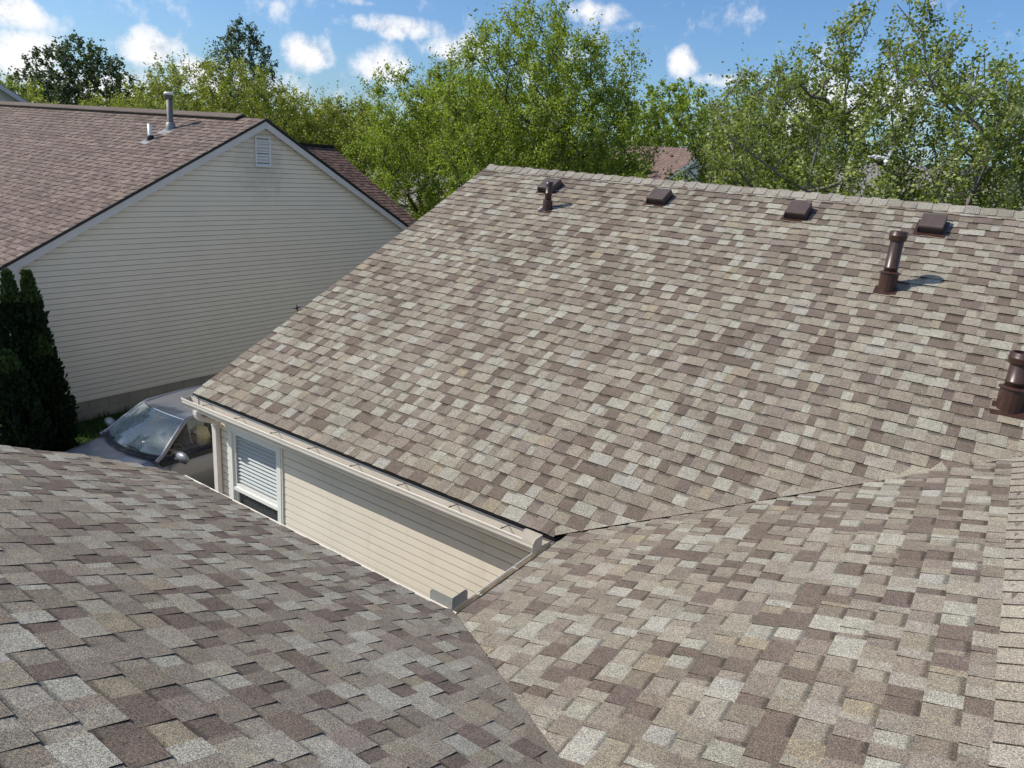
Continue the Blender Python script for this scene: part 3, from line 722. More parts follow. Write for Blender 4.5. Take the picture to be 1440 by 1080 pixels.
# rake fascia boards, black drip edge, soffit
mb = MB()
for (ya, yb) in ((NE + .03, NYr), (2 * NYr - NE - .03, NYr)):
    mb.prism([(ya, zN(ya) - .20), (yb, zN(yb) - .20), (yb, zN(yb) - .035), (ya, zN(ya) - .035)], NX - .045, NX - .022, 'x')
    mb.prism([(ya, zN(ya) - .115), (yb, zN(yb) - .115), (yb, zN(yb) - .10), (ya, zN(ya) - .10)], NW + .014, NX - .045, 'x')
    q = [(ya, zN(ya) - .222), (yb, zN(yb) - .222), (yb, zN(yb) - .2), (ya, zN(ya) - .2)]; mb.prism(q, NW + .014, NW + .03, 'x')
mb.prism([(NE + .0, zN(NE) - .22), (5.50, zN(NE) - .22), (5.50, zN(5.5) - .12), (NE + .0, zN(NE) - .045)], NX - .043, NX - .024, 'x')
mb.box(NL, NX - .046, NE + .02, NE + .04, zN(NE) - .19, zN(NE) - .035); mb.box(NL, NX - .046, NE + .04, 5.48, zN(NE) - .21, zN(NE) - .195)
part(mb, 'rake_board', M['nb_trim'], nb)
mb = MB()
for (ya, yb) in ((NE - .01, NYr), (2 * NYr - NE + .01, NYr)):
    mb.prism([(ya, zN(ya) - .040), (yb, zN(yb) - .040), (yb, zN(yb) + .006), (ya, zN(ya) + .006)], NX - .021, NX + .004, 'x')
part(mb, 'drip_edge', M['black'], nb)
mb = MB(); mb.box(NW - .02, NW + .02, y0 - .03, y0 + .05, .43, 2.93); part(mb, 'corner_trim', M['nb_siding'], nb)
# gable louvre
mb = MB(); ya, yb, za, zb_ = 10.45, 10.85, 4.92, 5.56; X = NW + .014
for (a, b, c, d) in ((ya, ya + .03, za, zb_), (yb - .03, yb, za, zb_), (ya + .03, yb - .03, za, za + .03), (ya + .03, yb - .03, zb_ - .03, zb_)): mb.box(X - .01, X + .022, a, b, c, d)
lv = part(mb, 'gable_louvre', M['grey_louvre'], nb)
mb = MB(); k = 9
for i in range(k):
    z = za + .035 + i * (zb_ - za - .07) / k
    mb.mesh([(X + .020, ya + .03, z), (X + .020, yb - .03, z), (X + .018, yb - .03, z + .012), (X + .018, ya + .03, z + .012), (X + .002, yb - .03, z + .030), (X + .002, ya + .03, z + .030)], [(0, 1, 2, 3), (3, 2, 4, 5)])
kid(mb, 'slat', M['grey_louvre'], lv); mb = MB(); mb.box(X - .009, X - .006, ya + .03, yb - .03, za + .03, zb_ - .03); kid(mb, 'backing', M['black'], lv)
# pipes on the neighbour's roof
def nb_pipe(x, y, H, r, mat, cap, label):
    z0 = zN(y); mb = MB(); mb.lathe([(r, -.05), (r, H), (r * .85, H), (r * .85, H - .1)], (x, y, z0), 16); p = part(mb, 'vent_pipe', M[mat], nb); p['label'] = label
    if cap:
        mb = MB(); mb.lathe([(r + .004, H - .12), (r * 1.35, H - .115), (r * 1.4, H - .035), (r * 1.45, H - .03)], (x, y, z0), 16); kid(mb, 'collar', M[mat], p)
        mb = MB(); mb.lathe([(r * 1.3, H - .03), (r * 1.6, H - .025), (r * 1.6, H + .012), (r * 1.3, H + .03), (.001, H + .035)], (x, y, z0), 16); kid(mb, 'cap', M['pvc'], p)
    mb = MB(); b = r * 1.6; mb.lathe([(b + .02, -.10), (b, .03), (r + .03, .13 if cap else .08), (r + .004, .15 if cap else .10)], (x, y, z0), 16); kid(mb, 'boot', M['lead'] if cap else M['black'], p)
    mb = MB(); w = b + .09; P = [(x + a, y + c, z0 + c * NP + .014) for a, c in ((-w, -w - .04), (w, -w - .04), (w, w * .2), (-w, w * .2))]; Q = [(q[0], q[1], q[2] - .01) for q in P]
    mb.mesh(P + Q, [(0, 1, 2, 3), (0, 4, 5, 1), (1, 5, 6, 2), (3, 7, 4, 0)]); kid(mb, 'flashing', M['lead'], p)
nb_pipe(-16.40, 9.93, .76, .066, 'galv', True, 'tall rusty grey flue with a pale cap')
nb_pipe(-16.40, 9.43, .34, .046, 'pvc', False, 'short white plastic pipe')
# rear wing with a darker roof
WR, WZ, WPt = -18.0, 5.45, .52; cW, sW = norm((1, WPt, 0))[:2]
mb = MB(); SW = Slope((-14.2, 11.4, WZ - WPt * (WR + 14.2) * -1 if False else WZ - WPt * 3.8), (0, 1, 0), (-cW, 0, sW), .004, 41)
shingle_slope(mb, SW, 3.8 / cW - .02, lambda s: [(0, 16.13 - 11.4)], pal=PALW, wmin=.14, wmax=.3)
part(mb, 'roof', M['shingle_far'], nb)['label'] = 'darker roof of the rear wing'
mb = MB(); SW2 = Slope((-21.8, 16.13, WZ - WPt * 3.8), (0, -1, 0), (cW, 0, sW), .004, 42)
shingle_slope(mb, SW2, 3.8 / cW - .02, lambda s: [(0, 16.13 - 11.4)], pal=PALW, wmin=.3, wmax=.6, band=False)
part(mb, 'roof', M['shingle_far'], nb)['label'] = 'far side of the rear wing roof'
mb = MB(); mb.box(WR - .12, WR + .12, 12.0, 16.13, WZ - .05, WZ + .035, col=(.03, .025, .024)); part(mb, 'ridge_vent', M['shingle_far'], nb)
mb = MB(); mb.prism([(-14.35, 0), (-21.6, 0), (-21.6, WZ - WPt * 3.6 - .1), (WR, WZ - .1), (-14.35, WZ - WPt * 3.65 - .1)], 15.9, 16.0, 'y'); mb.box(-14.4, -14.3, 15, 16, 0, 3.3); mb.box(-21.6, -21.5, 12, 16, 0, 3.3)
part(mb, 'wall', M['nb_siding'], nb)['label'] = 'wing wall'
# white framed window in the front wall, just at the left edge
mb = MB()
for (a, b, c, d) in ((-16.0, -15.9, .9, 2.3), (-14.62, -14.52, .9, 2.3), (-15.9, -14.62, 2.2, 2.3), (-15.9, -14.62, .9, 1.0), (-15.31, -15.23, 1.0, 2.2), (-15.9, -14.62, 1.55, 1.63)): mb.box(a, b, y0 - .05, y0 - .005, c, d)
wn = part(mb, 'window', M['white_trim'], nb)
mb = MB(); mb.box(-15.9, -14.62, y0 - .018, y0 - .014, 1.0, 2.2); kid(mb, 'pane', mat_plain('dark_pane', (.03, .04, .045), .08), wn)
mb = MB(); mb.box(-14.30, -14.22, y0 - .09, y0 - .02, .1, 2.9); part(mb, 'downspout', M['white_trim'], nb)

# ------------------------------------------------------------------ FAR HOUSES
def simple_house(cx, cy, rz, w, l, ze, pitch, wallm, roofpal, label, wins=(), oh=.35):
    """gable roof, ridge along local x (length l), width w; gable end at local +x"""
    h = empty('house', (cx, cy, 0), rz, label, 'house'); zr = ze + pitch * w / 2
    for xe in (l / 2 - .15, -l / 2):
        mb = MB(); mb.prism([(-w / 2, 0), (w / 2, 0), (w / 2, ze), (0, zr - .05), (-w / 2, ze)], xe, xe + .15, 'x'); mb.build('wall', wallm, h)
    for ye in (-w / 2, w / 2 - .15):
        mb = MB(); mb.box(-l / 2 + .15, l / 2 - .15, ye, ye + .15, 0, ze); mb.build('wall', wallm, h)
    c, s_ = norm((1, pitch, 0))[:2]; X = l / 2 + oh
    for sg in (1, -1):
        mb = MB(); S = Slope((-X * sg, -(w / 2 + oh) * sg, ze - pitch * oh), (sg, 0, 0), (0, c * sg, s_), .003, 60)
        shingle_slope(mb, S, (w / 2 + oh) / c - .01, lambda s: [(0, 2 * X)], e=.25, pal=roofpal, wmin=.4, wmax=.9, band=False, side=False)
        yy = -(w / 2 + oh) * sg
        mb.mesh([(-X, yy, ze - pitch * oh - .02), (X, yy, ze - pitch * oh - .02), (X, 0, zr - .02), (-X, 0, zr - .02)], [(0, 1, 2, 3)], col=(.05, .05, .05))
        mb.build('roof', M['shingle_far'], h)
        for xe in (X - .02, -X):
            mb = MB(); mb.prism([(yy, ze - pitch * oh - .2), (0, zr - .2), (0, zr - .02), (yy, ze - pitch * oh - .02)], xe, xe + .03, 'x')
            mb.build('rake_board', M['nb_trim'] if wallm is M['nb_siding'] else M['white_trim'], h)
    for (side, a, b, c0, d0) in wins:      # windows: side '+x' or '-y'
        mb = MB()
        if side == '+x':
            mb.box(l / 2, l / 2 + .04, a, b, c0, d0); wv = mb.build('window', M['white_trim'], h)
            mb = MB(); mb.box(l / 2 + .041, l / 2 + .05, a + .08, b - .08, c0 + .08, d0 - .08)
        else:
            mb.box(a, b, -w / 2 - .04, -w / 2, c0, d0); wv = mb.build('window', M['white_trim'], h)
            mb = MB(); mb.box(a + .08, b - .08, -w / 2 - .05, -w / 2 - .041, c0 + .08, d0 - .08)
        mb.build('pane', bpy.data.materials['dark_pane'], wv)
    return h
M['white_wall'] = mat_plain('white_siding_far', (.66, .66, .65), .6, var=.03)
M['grey_wall'] = mat_plain('pale_grey_siding_far', (.47, .50, .53), .6, var=.03)
M['cream_wall'] = mat_plain('cream_wall_far', (.62, .54, .36), .6, var=.03)
PALP = [((.165, .118, .102), 3), ((.140, .098, .086), 3), ((.19, .138, .12), 1)]
PALG = [((.20, .19, .18), 3), ((.25, .235, .22), 3)]

# ------------------------------------------------------------------ GROUND
def sheet(name, pts, z, mat, kind='structure'):
    me = bpy.data.meshes.new(name); me.from_pydata([(p[0], p[1], z) for p in pts], [], [tuple(range(len(pts)))]); me.materials.append(mat); o = link(name, me); tag(o, kind=kind); return o
t = NT('grass'); o_ = t.obj(); n1 = t.noise(.25, 5, .6, o_); n2 = t.noise(30, 4, .7, o_)
c = t.mix(t.mr(n1.outputs['Fac'], .3, .7, 0, 1), (.045, .075, .018), (.075, .105, .028)); c = t.mix(t.mr(n2.outputs['Fac'], .3, .7, 0, .6), c, (.03, .05, .012))
t.link(c, t.p.inputs['Base Color']); t.p.inputs['Roughness'].default_value = .95; t.p.inputs['Specular IOR Level'].default_value = .1; t.bump(n2.outputs['Fac'], .8, .05); M['grass'] = t.m
sheet('ground', [(-700, -300), (500, -300), (500, 900), (-700, 900)], 0, M['grass'])
sheet('driveway', [(-12.4, -25), (-7.9, -25), (-7.9, 19), (-12.4, 19)], .01, M['asphalt'])
sheet('court_ground', [(-7.5, 3.1), (-2.3, 3.1), (-2.3, 4.95), (-7.5, 4.95)], .012, mat_plain('gravel', (.25, .23, .2), .9, var=.3, scale=30, bumps=40))
sheet('road', [(-60, 52), (60, 46), (60, 54), (-60, 60)], .012, M['asphalt'])
# grass blades beside the foundation
mb = MB(); rr = random.Random(8)
for i in range(5200):
    x = rr.uniform(-14.1, -12.45); y = rr.uniform(5.3, 12); h = rr.uniform(.06, .16) * (1.3 if x < -13.6 else 1); a = rr.uniform(0, 6.28); dx_, dy_ = math.cos(a) * .008, math.sin(a) * .008; lx, ly = rr.uniform(-.05, .05), rr.uniform(-.05, .05)
    g = rr.uniform(.6, 1.3); mb.face([(x - dx_, y - dy_, 0), (x + dx_, y + dy_, 0), (x + lx, y + ly, h)], col=(.04 * g, .085 * g, .018 * g))
tag(mb.build('grass', M['leaf']), kind='stuff')

# ------------------------------------------------------------------ TREES
def fast_mesh(name, V, F4, cols, mat, parent, tri=False):
    k = 3 if tri else 4; me = bpy.data.meshes.new(name); nf = len(F4)
    me.vertices.add(len(V)); me.vertices.foreach_set('co', np.asarray(V, dtype=np.float32).ravel())
    me.loops.add(nf * k); me.loops.foreach_set('vertex_index', np.asarray(F4, dtype=np.int32).ravel())
    me.polygons.add(nf); me.polygons.foreach_set('loop_start', np.arange(0, nf * k, k, dtype=np.int32)); me.polygons.foreach_set('loop_total', np.full(nf, k, dtype=np.int32))
    me.update(calc_edges=True)
    ca = me.color_attributes.new('Col', 'FLOAT_COLOR', 'CORNER'); cc = np.ones((nf, k, 4), dtype=np.float32); cc[:, :, :3] = np.asarray(cols)[:, None, :]; ca.data.foreach_set('color', cc.ravel())
    me.materials.append(mat); return link(name, me, parent)

def leaf_quads(P, size, rng, flat=.3, droop=.2):
    """one small folded-diamond quad per point"""
    n = len(P); a = rng.normal(size=(n, 3)); a[:, 2] = a[:, 2] * .6 - droop; a /= np.linalg.norm(a, axis=1)[:, None]
    b = rng.normal(size=(n, 3)); b -= a * (b * a).sum(1)[:, None]; b /= np.linalg.norm(b, axis=1)[:, None]
    s = size * rng.uniform(.65, 1.3, n)[:, None]
    V = np.stack([P, P + a * s * .5 + b * s * .36, P + a * s, P + a * s * .5 - b * s * .36], 1).reshape(-1, 3)
    return V, np.arange(4 * n).reshape(n, 4)

def make_tree(name, loc, H, crown, zc0, seed, palette, label, n1=9, n2=70, n3=900, lpt=26, leaf=.10, bark='bark', shape=1.0, sprig=.5, group=None, up=.55, dens=1.0, vase=.35, cat='tree', twr=1.0):
    """crown = (rx, ry); zc0 = height where the crown starts; everything grows from one skeleton"""
    rng = np.random.default_rng(seed); root = empty(name, loc, 0, label, cat, group)
    rx, ry = crown; zc = (H + zc0) / 2; rz = (H - zc0) / 2
    def sample(n, rmin, rmax):
        out = []
        while len(out) < n:
            p = rng.normal(size=3); p /= np.linalg.norm(p); r = rng.uniform(rmin ** 3, rmax ** 3) ** (1 / 3)
            # lumpy envelope
            k = 1 + .22 * math.sin(3.1 * p[0] * 2 + seed) * math.cos(2.7 * p[1] * 2 + seed * 1.7) + .12 * math.sin(7 * p[2] + 5 * p[0] + seed)
            q = p * r * k; z = q[2]
            wv = (1 - vase * max(0, -z)) * shape ** max(0, z); z = z / k * min(k, 1.0) if z > 0 else z
            out.append((q[0] * rx * wv, q[1] * ry * wv, zc + z * rz))
        return np.array(out)
    nodes = []; par = []; 
    def add(p, pa): nodes.append(np.array(p, float)); par.append(pa); return len(nodes) - 1
    # trunk
    cur = add((0, 0, 0), -1); ht = zc0 + rz * .22; k = 6
    for i in range(1, k + 1):
        cur = add((rng.normal() * .04 * i * .5, rng.normal() * .04 * i * .5, ht * i / k), cur)
    def grow(targets, seg, upb, jit, lo=0, upk=.5):
        ids = []
        for tgt in targets:
            N = np.array(nodes[lo:] if lo else nodes); d = tgt - N; dist = np.linalg.norm(d, axis=1)
            # prefer nodes that lie below the target
            cost = dist + np.maximum(0, N[:, 2] - tgt[2] + upk * dist) * 2.2; cost[:2] += 50
            j = int(np.argmin(cost)) + lo; p0 = nodes[j]; L = np.linalg.norm(tgt - p0); m = max(2, int(L / seg)); cur = j
            mid = (p0 + tgt) / 2 + np.array([0, 0, -upb * L * .25]) + rng.normal(size=3) * jit * L
            for s_ in range(1, m + 1):
                t_ = s_ / m; q = (1 - t_) ** 2 * p0 + 2 * t_ * (1 - t_) * mid + t_ ** 2 * tgt + rng.normal(size=3) * jit * .25 * L / m
                cur = add(q, cur)
            ids.append((j, cur, m))
        return ids
    l1 = sample(n1, .45, .8); l1[:, 2] = np.maximum(l1[:, 2], zc0 + .3 * rz); grow(l1[np.argsort(l1[:, 2])], .45, up, .06)
    grow(sample(n2, .5, .97), .35, up * .8, .07)
    c0 = len(nodes)
    tw = sample(n3, .25, 1.04); kk = grow(tw, .22, .25, .07, 0, .62)
    # sprigs that stick out
    nodesA = np.array(nodes); par_a = np.array(par)
    # radii by pipe model
    n = len(nodes); w = np.zeros(n); ch = np.zeros(n, int)
    for i in range(n - 1, 0, -1):
        if w[i] == 0: w[i] = 1
        w[par_a[i]] += w[i]
    rad = .0060 * twr * w ** .42 * (H / 9) ** .5; rad = np.minimum(rad, .016 * H); rad = np.maximum(rad, .005)
    V = []; F = []; b = 0
    idx = np.arange(1, n); A = nodesA[par_a[idx]]; B = nodesA[idx]; D = B - A; L = np.linalg.norm(D, axis=1); ok = L > 1e-6; idx = idx[ok]; A, B, D, L = A[ok], B[ok], D[ok], L[ok]
    D = D / L[:, None]; ref = np.where(np.abs(D[:, 2:3]) < .9, np.array([[0, 0, 1.]]), np.array([[0, 1., 0]])); U = np.cross(D, ref); U /= np.linalg.norm(U, axis=1)[:, None]; W = np.cross(D, U)
    ns = 5; ra = np.minimum(rad[par_a[idx]], rad[idx] * 1.35)[:, None]; rb = rad[idx][:, None]
    ring = []
    for Pp, rr_ in ((A, ra), (B, rb)):
        for j in range(ns):
            t_ = 2 * math.pi * j / ns; ring.append(Pp + (U * math.cos(t_) + W * math.sin(t_)) * rr_)
    V = np.stack(ring, 1).reshape(-1, 3); base = (np.arange(len(idx)) * 2 * ns)[:, None]
    F = np.concatenate([base + np.array([[j, (j + 1) % ns, ns + (j + 1) % ns, ns + j]]) for j in range(ns)], 0)
    fast_mesh('trunk', V, F, np.ones((len(F), 3)), M[bark], root)
    # leaves along twigs
    pts = []; tint = []
    for (j, e, m) in kk:
        p1 = nodesA[e]; p0 = nodesA[j]; cnt = max(4, int(lpt * dens * rng.uniform(.5, 1.5))); 
        t_ = rng.uniform(.05, 1.05, cnt)[:, None]; d = (p1 - p0); Ld = np.linalg.norm(d) + 1e-6
        if Ld > 1.3: p0 = p1 - d / Ld * 1.3
        pts.append(p0 + (p1 - p0) * t_ + rng.normal(size=(cnt, 3)) * .075); tint.append(np.full(cnt, rng.uniform()))
        if rng.uniform() < sprig * .35:       # long shoot with a few leaves
            out = (p1 - np.array([0, 0, zc0])); out /= np.linalg.norm(out) + 1e-6; out[2] = abs(out[2]) + 1.3; out /= np.linalg.norm(out); c2 = 7
            tt = rng.uniform(0, 1, c2)[:, None]; pts.append(p1 + out * tt * rng.uniform(.25, .8) + rng.normal(size=(c2, 3)) * .03); tint.append(np.full(c2, rng.uniform()))
    P = np.concatenate(pts); T = np.concatenate(tint); V, F = leaf_quads(P, leaf, rng)
    pal = np.array(palette); k1 = np.clip(T * .7 + rng.uniform(0, .5, len(T)), 0, .999) * (len(pal) - 1); i0 = k1.astype(int); fr = (k1 - i0)[:, None]
    C = pal[i0] * (1 - fr) + pal[np.minimum(i0 + 1, len(pal) - 1)] * fr; C = C * rng.uniform(.78, 1.22, (len(T), 1))
    fast_mesh('crown', V, F, C, M['leaf'], root)
    return root

G_MID = [(.130, .178, .020), (.205, .265, .030), (.270, .335, .042), (.340, .400, .075)]
G_YEL = [(.150, .175, .028), (.220, .248, .038), (.280, .305, .052), (.345, .360, .085)]
G_OLV = [(.100, .135, .028), (.155, .200, .038), (.220, .268, .055), (.38, .42, .15)]
G_DRK = [(.048, .070, .034), (.068, .094, .044), (.09, .12, .06)]
G_BLU = [(.065, .098, .055), (.085, .120, .070), (.115, .150, .085)]
TREES = [
 # name, x, y, H, crown, zc0, seed, palette, label, kwargs
 ('maple_tree', -13.3, 20.5, 10.25, (3.4, 3.1), 2.2, 3, G_MID, 'tallest green tree behind the near house ridge, its top at the upper edge', dict(n1=16, n2=170, n3=2200, lpt=44, leaf=.078, vase=.30, sprig=1.5)),
 ('maple_tree', -18.5, 21.8, 8.9, (3.0, 3.0), 1.4, 5, G_MID, 'green tree between the neighbouring roof and the far roof, dark forked trunks showing low', dict(n1=12, n2=110, n3=1450, lpt=44, leaf=.080, vase=.22, sprig=1.5, bark='bark')),
 ('pear_tree', -3.1, 17.6, 9.15, (3.35, 2.9), 1.6, 8, G_OLV, 'open olive green tree at the right with bare limbs and sky showing through', dict(n1=18, n2=150, n3=1700, lpt=38, leaf=.075, vase=.20, sprig=1.4, bark='bark_grey', twr=1.35)),
 ('pear_tree', -7.2, 23.6, 8.6, (2.15, 2.2), 2.0, 13, G_OLV, 'smaller olive tree standing left of the open tree', dict(n1=9, n2=90, n3=1300, lpt=44, leaf=.080)),
 ('pear_tree', 1.2, 20.5, 8.9, (3.4, 3.0), 1.5, 17, G_OLV, 'dense olive tree cut by the right edge of the view', dict(n1=10, n2=90, n3=1400, lpt=42, leaf=.080)),
 ('young_tree', -31.0, 21.5, 8.9, (5.0, 4.4), 2.2, 21, G_YEL, 'broad yellow green tree behind the grey flue pipe', dict(n1=14, n2=130, n3=1900, lpt=34, leaf=.095, sprig=1.6, vase=.25)),
 ('young_tree', -27.5, 25.0, 8.0, (3.6, 3.4), 1.8, 23, G_YEL, 'rounded yellow green tree just right of the gable peak', dict(n1=10, n2=80, n3=1200, lpt=32, leaf=.105, sprig=1.4)),
 ('young_tree', -43.0, 24.0, 7.3, (5.6, 4.8), 2.0, 25, G_YEL, 'low yellow green tree above the left part of the neighbouring ridge', dict(n1=12, n2=90, n3=1400, lpt=32, leaf=.125, sprig=1.4)),
 ('young_tree', -50.0, 17.5, 8.4, (5.4, 5.2), 2.0, 27, G_YEL, 'yellow green tree at the far left edge of the view', dict(n1=12, n2=80, n3=1200, lpt=32, leaf=.13, sprig=1.4)),
 ('oak_tree', -67.5, 33.0, 12.4, (4.8, 4.4), 4.5, 31, G_DRK, 'dark twin crowned tree rising behind the yellow green trees at the left', dict(n1=12, n2=80, n3=900, lpt=22, leaf=.21, shape=.75, bark='bark')),
 ('tall_tree', -56.5, 41.0, 14.9, (2.9, 2.9), 6.5, 33, G_BLU, 'slender bluish tree rising above the broad yellow green one', dict(n1=9, n2=60, n3=600, lpt=18, leaf=.18, shape=.6)),
 ('green_tree', -21.5, 50.5, 11.8, (3.8, 3.6), 3.0, 35, G_MID, 'distant mid green tree between the tallest tree and the small olive one', dict(n1=8, n2=60, n3=900, lpt=20, leaf=.2)),
 ('green_tree', -20.0, 40.0, 6.4, (2.3, 2.6), 1.0, 37, G_MID, 'low bush like green tree beside the pink roofed house', dict(n1=8, n2=50, n3=800, lpt=20, leaf=.16)),
 ('added_shade_tree', -16.9, .55, 9.0, (1.55, 1.55), 4.6, 51, G_MID, 'added unseen tree left of the view, placed to shade the car', dict(n1=8, n2=50, n3=620, lpt=34, leaf=.12, sprig=.2)),  # out of view, added for the shade it throws on the car
 ('green_tree', -36.0, 44.0, 9.8, (4.6, 4.2), 2.0, 39, G_YEL, 'hazy yellow green tree far behind between the broad tree and the forked tree', dict(n1=8, n2=60, n3=900, lpt=20, leaf=.19)),
]
for (nm, x, y, H, cr, z0_, sd, pal, lab, kw) in TREES:
    make_tree(nm, (x, y, 0), H, cr, z0_, sd, pal, lab, **kw)
# second leader crown beside the dark tree is part of the same tree mass: far-off wood as one mass
def far_wood():
    rng = np.random.default_rng(99); P = []; T = []
    for i in range(150):
        az = rng.uniform(-80, 30); d = rng.uniform(75, 150); x = d * math.sin(R(az)); y = d * math.cos(R(az)); h = rng.uniform(6.5, 9.5) * (1 + (d - 75) / 300); r = rng.uniform(3, 5.5)
        n = 420; q = rng.normal(size=(n, 3)); q /= np.linalg.norm(q, axis=1)[:, None]; q *= rng.uniform(.55, 1.05, (n, 1)); q[:, 0] *= r; q[:, 1] *= r; q[:, 2] = (q[:, 2] * .52 + .5) * h
        P.append(q + np.array([x, y, 0])); T.append(np.full(n, rng.uniform()))
    P = np.concatenate(P); T = np.concatenate(T); V, F = leaf_quads(P, .95, rng); pal = np.array([(.05, .08, .022), (.085, .11, .03), (.12, .135, .045)])
    k1 = T * 1.99; i0 = k1.astype(int); fr = (k1 - i0)[:, None]; C = pal[i0] * (1 - fr) + pal[np.minimum(i0 + 1, 2)] * fr; C *= rng.uniform(.7, 1.3, (len(T), 1))
    o = fast_mesh('far_wood', V, F, C, M['leaf'], None); tag(o, kind='stuff')
far_wood()

def arborvitae(x, y, H, r, seed, label, group='columnar evergreens at the corner of the neighbouring house'):
    rng = np.random.default_rng(seed); root = empty('arborvitae', (x, y, 0), 0, label, 'evergreen', group)
    mb = MB(); mb.tube([(0, 0, 0), (.01, 0, H * .5), (0, .01, H * .93)], [.05, .03, .008], 6); mb.build('trunk', M['bark'], root)
    n = int(9000 * H / 3); z = rng.uniform(0, 1, n) ** 1.05; prof = np.interp(z, [0, .12, .35, .65, .85, .96, 1], [.75, 1, .98, .70, .36, .13, .03]); a = rng.uniform(0, 2 * math.pi, n)
    lump = 1 + .16 * np.sin(a * 5 + z * 14 + seed) + .10 * np.sin(a * 9 - z * 31); rr = r * prof * lump * rng.uniform(.62, 1.06, n)
    P = np.stack([rr * np.cos(a), rr * np.sin(a), z * H], 1)
    # upright flat sprays
    d = np.stack([np.cos(a) * .45, np.sin(a) * .45, np.ones(n)], 1) + rng.normal(size=(n, 3)) * .3; d /= np.linalg.norm(d, axis=1)[:, None]
    b = np.cross(d, rng.normal(size=(n, 3))); b /= np.linalg.norm(b, axis=1)[:, None]; s = rng.uniform(.05, .12, n)[:, None]
    V = np.stack([P, P + d * s * .5 + b * s * .28, P + d * s, P + d * s * .5 - b * s * .28], 1).reshape(-1, 3); F = np.arange(4 * n).reshape(n, 4)
    C = np.array([(.014, .030, .012)]) * rng.uniform(.6, 1.5, (n, 1)); tip = (z > .84)[:, None]; C = np.where(tip, C * 1.9 + np.array([(.025, .03, .004)]), C)  # tips yellower and brighter, sunlight painted into the spray colour
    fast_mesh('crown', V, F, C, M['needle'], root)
arborvitae(-13.25, 5.06, 3.12, .27, 1, 'left one of the two tall dark arborvitaes against the grey gable wall')
arborvitae(-13.20, 5.33, 3.10, .29, 2, 'right one of the two tall dark arborvitaes, its tip nearer the gable wall')
arborvitae(-13.05, 5.36, 2.05, .34, 3, 'shorter dark arborvitae in front of the tall pair')
arborvitae(-12.75, 4.72, 1.95, .42, 4, 'low dark arborvitae cut by the left edge of the view')

# far houses
simple_house(-19.2, 44.1, R(-26), 6.2, 7, 5.0, .62, M['grey_wall'], PALP, 'far two storey house with a pinkish red roof and pale grey gable between trees', wins=())
simple_house(-38.0, 11.0, 0, 12, 12, 4.1, .6, M['nb_siding'], PALN, 'next house beyond, only the right slope of its grey gable showing at the left edge')
simple_house(-33.5, 38.0, R(-15), 8, 12, 2.6, .4, M['white_wall'], PALG, 'low white house seen beneath the forked tree', wins=(('-y', -1, .4, 1, 2), ('-y', 2, 3.2, 1, 2)))
simple_house(-24.5, 33.5, R(-10), 6, 7, 2.3, .45, M['cream_wall'], PALN, 'small cream house glimpsed low between the forked tree and the far roof', wins=(('-y', -1.5, -.3, .8, 1.9), ('-y', .8, 2, .8, 1.9)))
simple_house(-6.5, 46, R(10), 9, 14, 5.0, .4, M['white_wall'], PALG, 'pale house showing in patches through the open olive tree', wins=(('-y', -4, -2.6, 1, 2.2), ('-y', 0, 1.4, 1, 2.2)))

# plastic bag in the tree
mb = MB(); rr = random.Random(3)
def crumple(mb, c, d, L, w, n=7):
    c = Vector(c); d = Vector(d).normalized(); s_ = d.cross(Vector((.3, .8, .2))).normalized(); t_ = d.cross(s_)
    rows = []
    for i in range(n):
        f = i / (n - 1); ww = w * (math.sin(math.pi * (f * .85 + .12))) ; p = c + d * L * f
        rows.append([p + s_ * ww * math.cos(a) + t_ * ww * .55 * math.sin(a) + Vector((rr.uniform(-1, 1), rr.uniform(-1, 1), rr.uniform(-1, 1))) * .022 for a in np.linspace(0, 2 * math.pi, 9)[:-1]])
    for i in range(n - 1):
        for j in range(8): mb.face([rows[i][j], rows[i][(j + 1) % 8], rows[i + 1][(j + 1) % 8], rows[i + 1][j]])
BG = Vector((-2.30, 14.9, 6.02 - .0))
crumple(mb, BG, (-1, -.15, .05), .27, .026); crumple(mb, BG + Vector((.03, 0, -.03)), (.35, 0, 1), .17, .018); crumple(mb, BG + Vector((.02, 0, .0)), (.1, 0, -1), .10, .034)
o = mb.build('plastic_bag', M['bag']); tag(o, 'torn white plastic bag caught on a branch of the open olive tree', 'bag')
# tiny dark sprig at the roof edge
mb = MB(); q = Vector((-7.63, 6.25, zA(6.25) + .045))
mb.tube([q + Vector((-.02, -.045, -.010)), q, q + Vector((.03, .055, .016))], [.003, .012, .003], 5); mb.tube([q + Vector((0, .004, -.06)), q, q + Vector((0, -.002, .05))], [.004, .012, .003], 5); mb.tube([q + Vector((.03, .02, -.05)), q], [.002, .003], 4)
tag(mb.build('twig', M['black']), 'tiny black cross shaped sprig standing on the left edge of the far roof', 'twig')

# ------------------------------------------------------------------ CAR
def mat_paint(name, col):
    t = NT(name); n = t.noise(900, 2, .5, t.obj()); c = t.mix(t.mr(n.outputs['Fac'], .4, .6, 0, 1), tuple(x * .85 for x in col), tuple(x * 1.15 for x in col))
    t.link(c, t.p.inputs['Base Color']); t.p.inputs['Metallic'].default_value = .30; t.p.inputs['Roughness'].default_value = .40; t.p.inputs['Coat Weight'].default_value = .8; t.p.inputs['Coat Roughness'].default_value = .05; return t.m
M['paint'] = mat_paint('silver_grey_paint', (.185, .185, .195))
M['rubber'] = mat_plain('tyre_rubber', (.02, .02, .02), .8); M['rim'] = mat_plain('alloy_rim', (.5, .5, .52), .3, metal=.8)
M['cabin'] = mat_plain('cabin_black', (.022, .022, .024), .7); M['seatm'] = mat_plain('seat_cloth', (.085, .083, .08), .9, var=.15, scale=12)
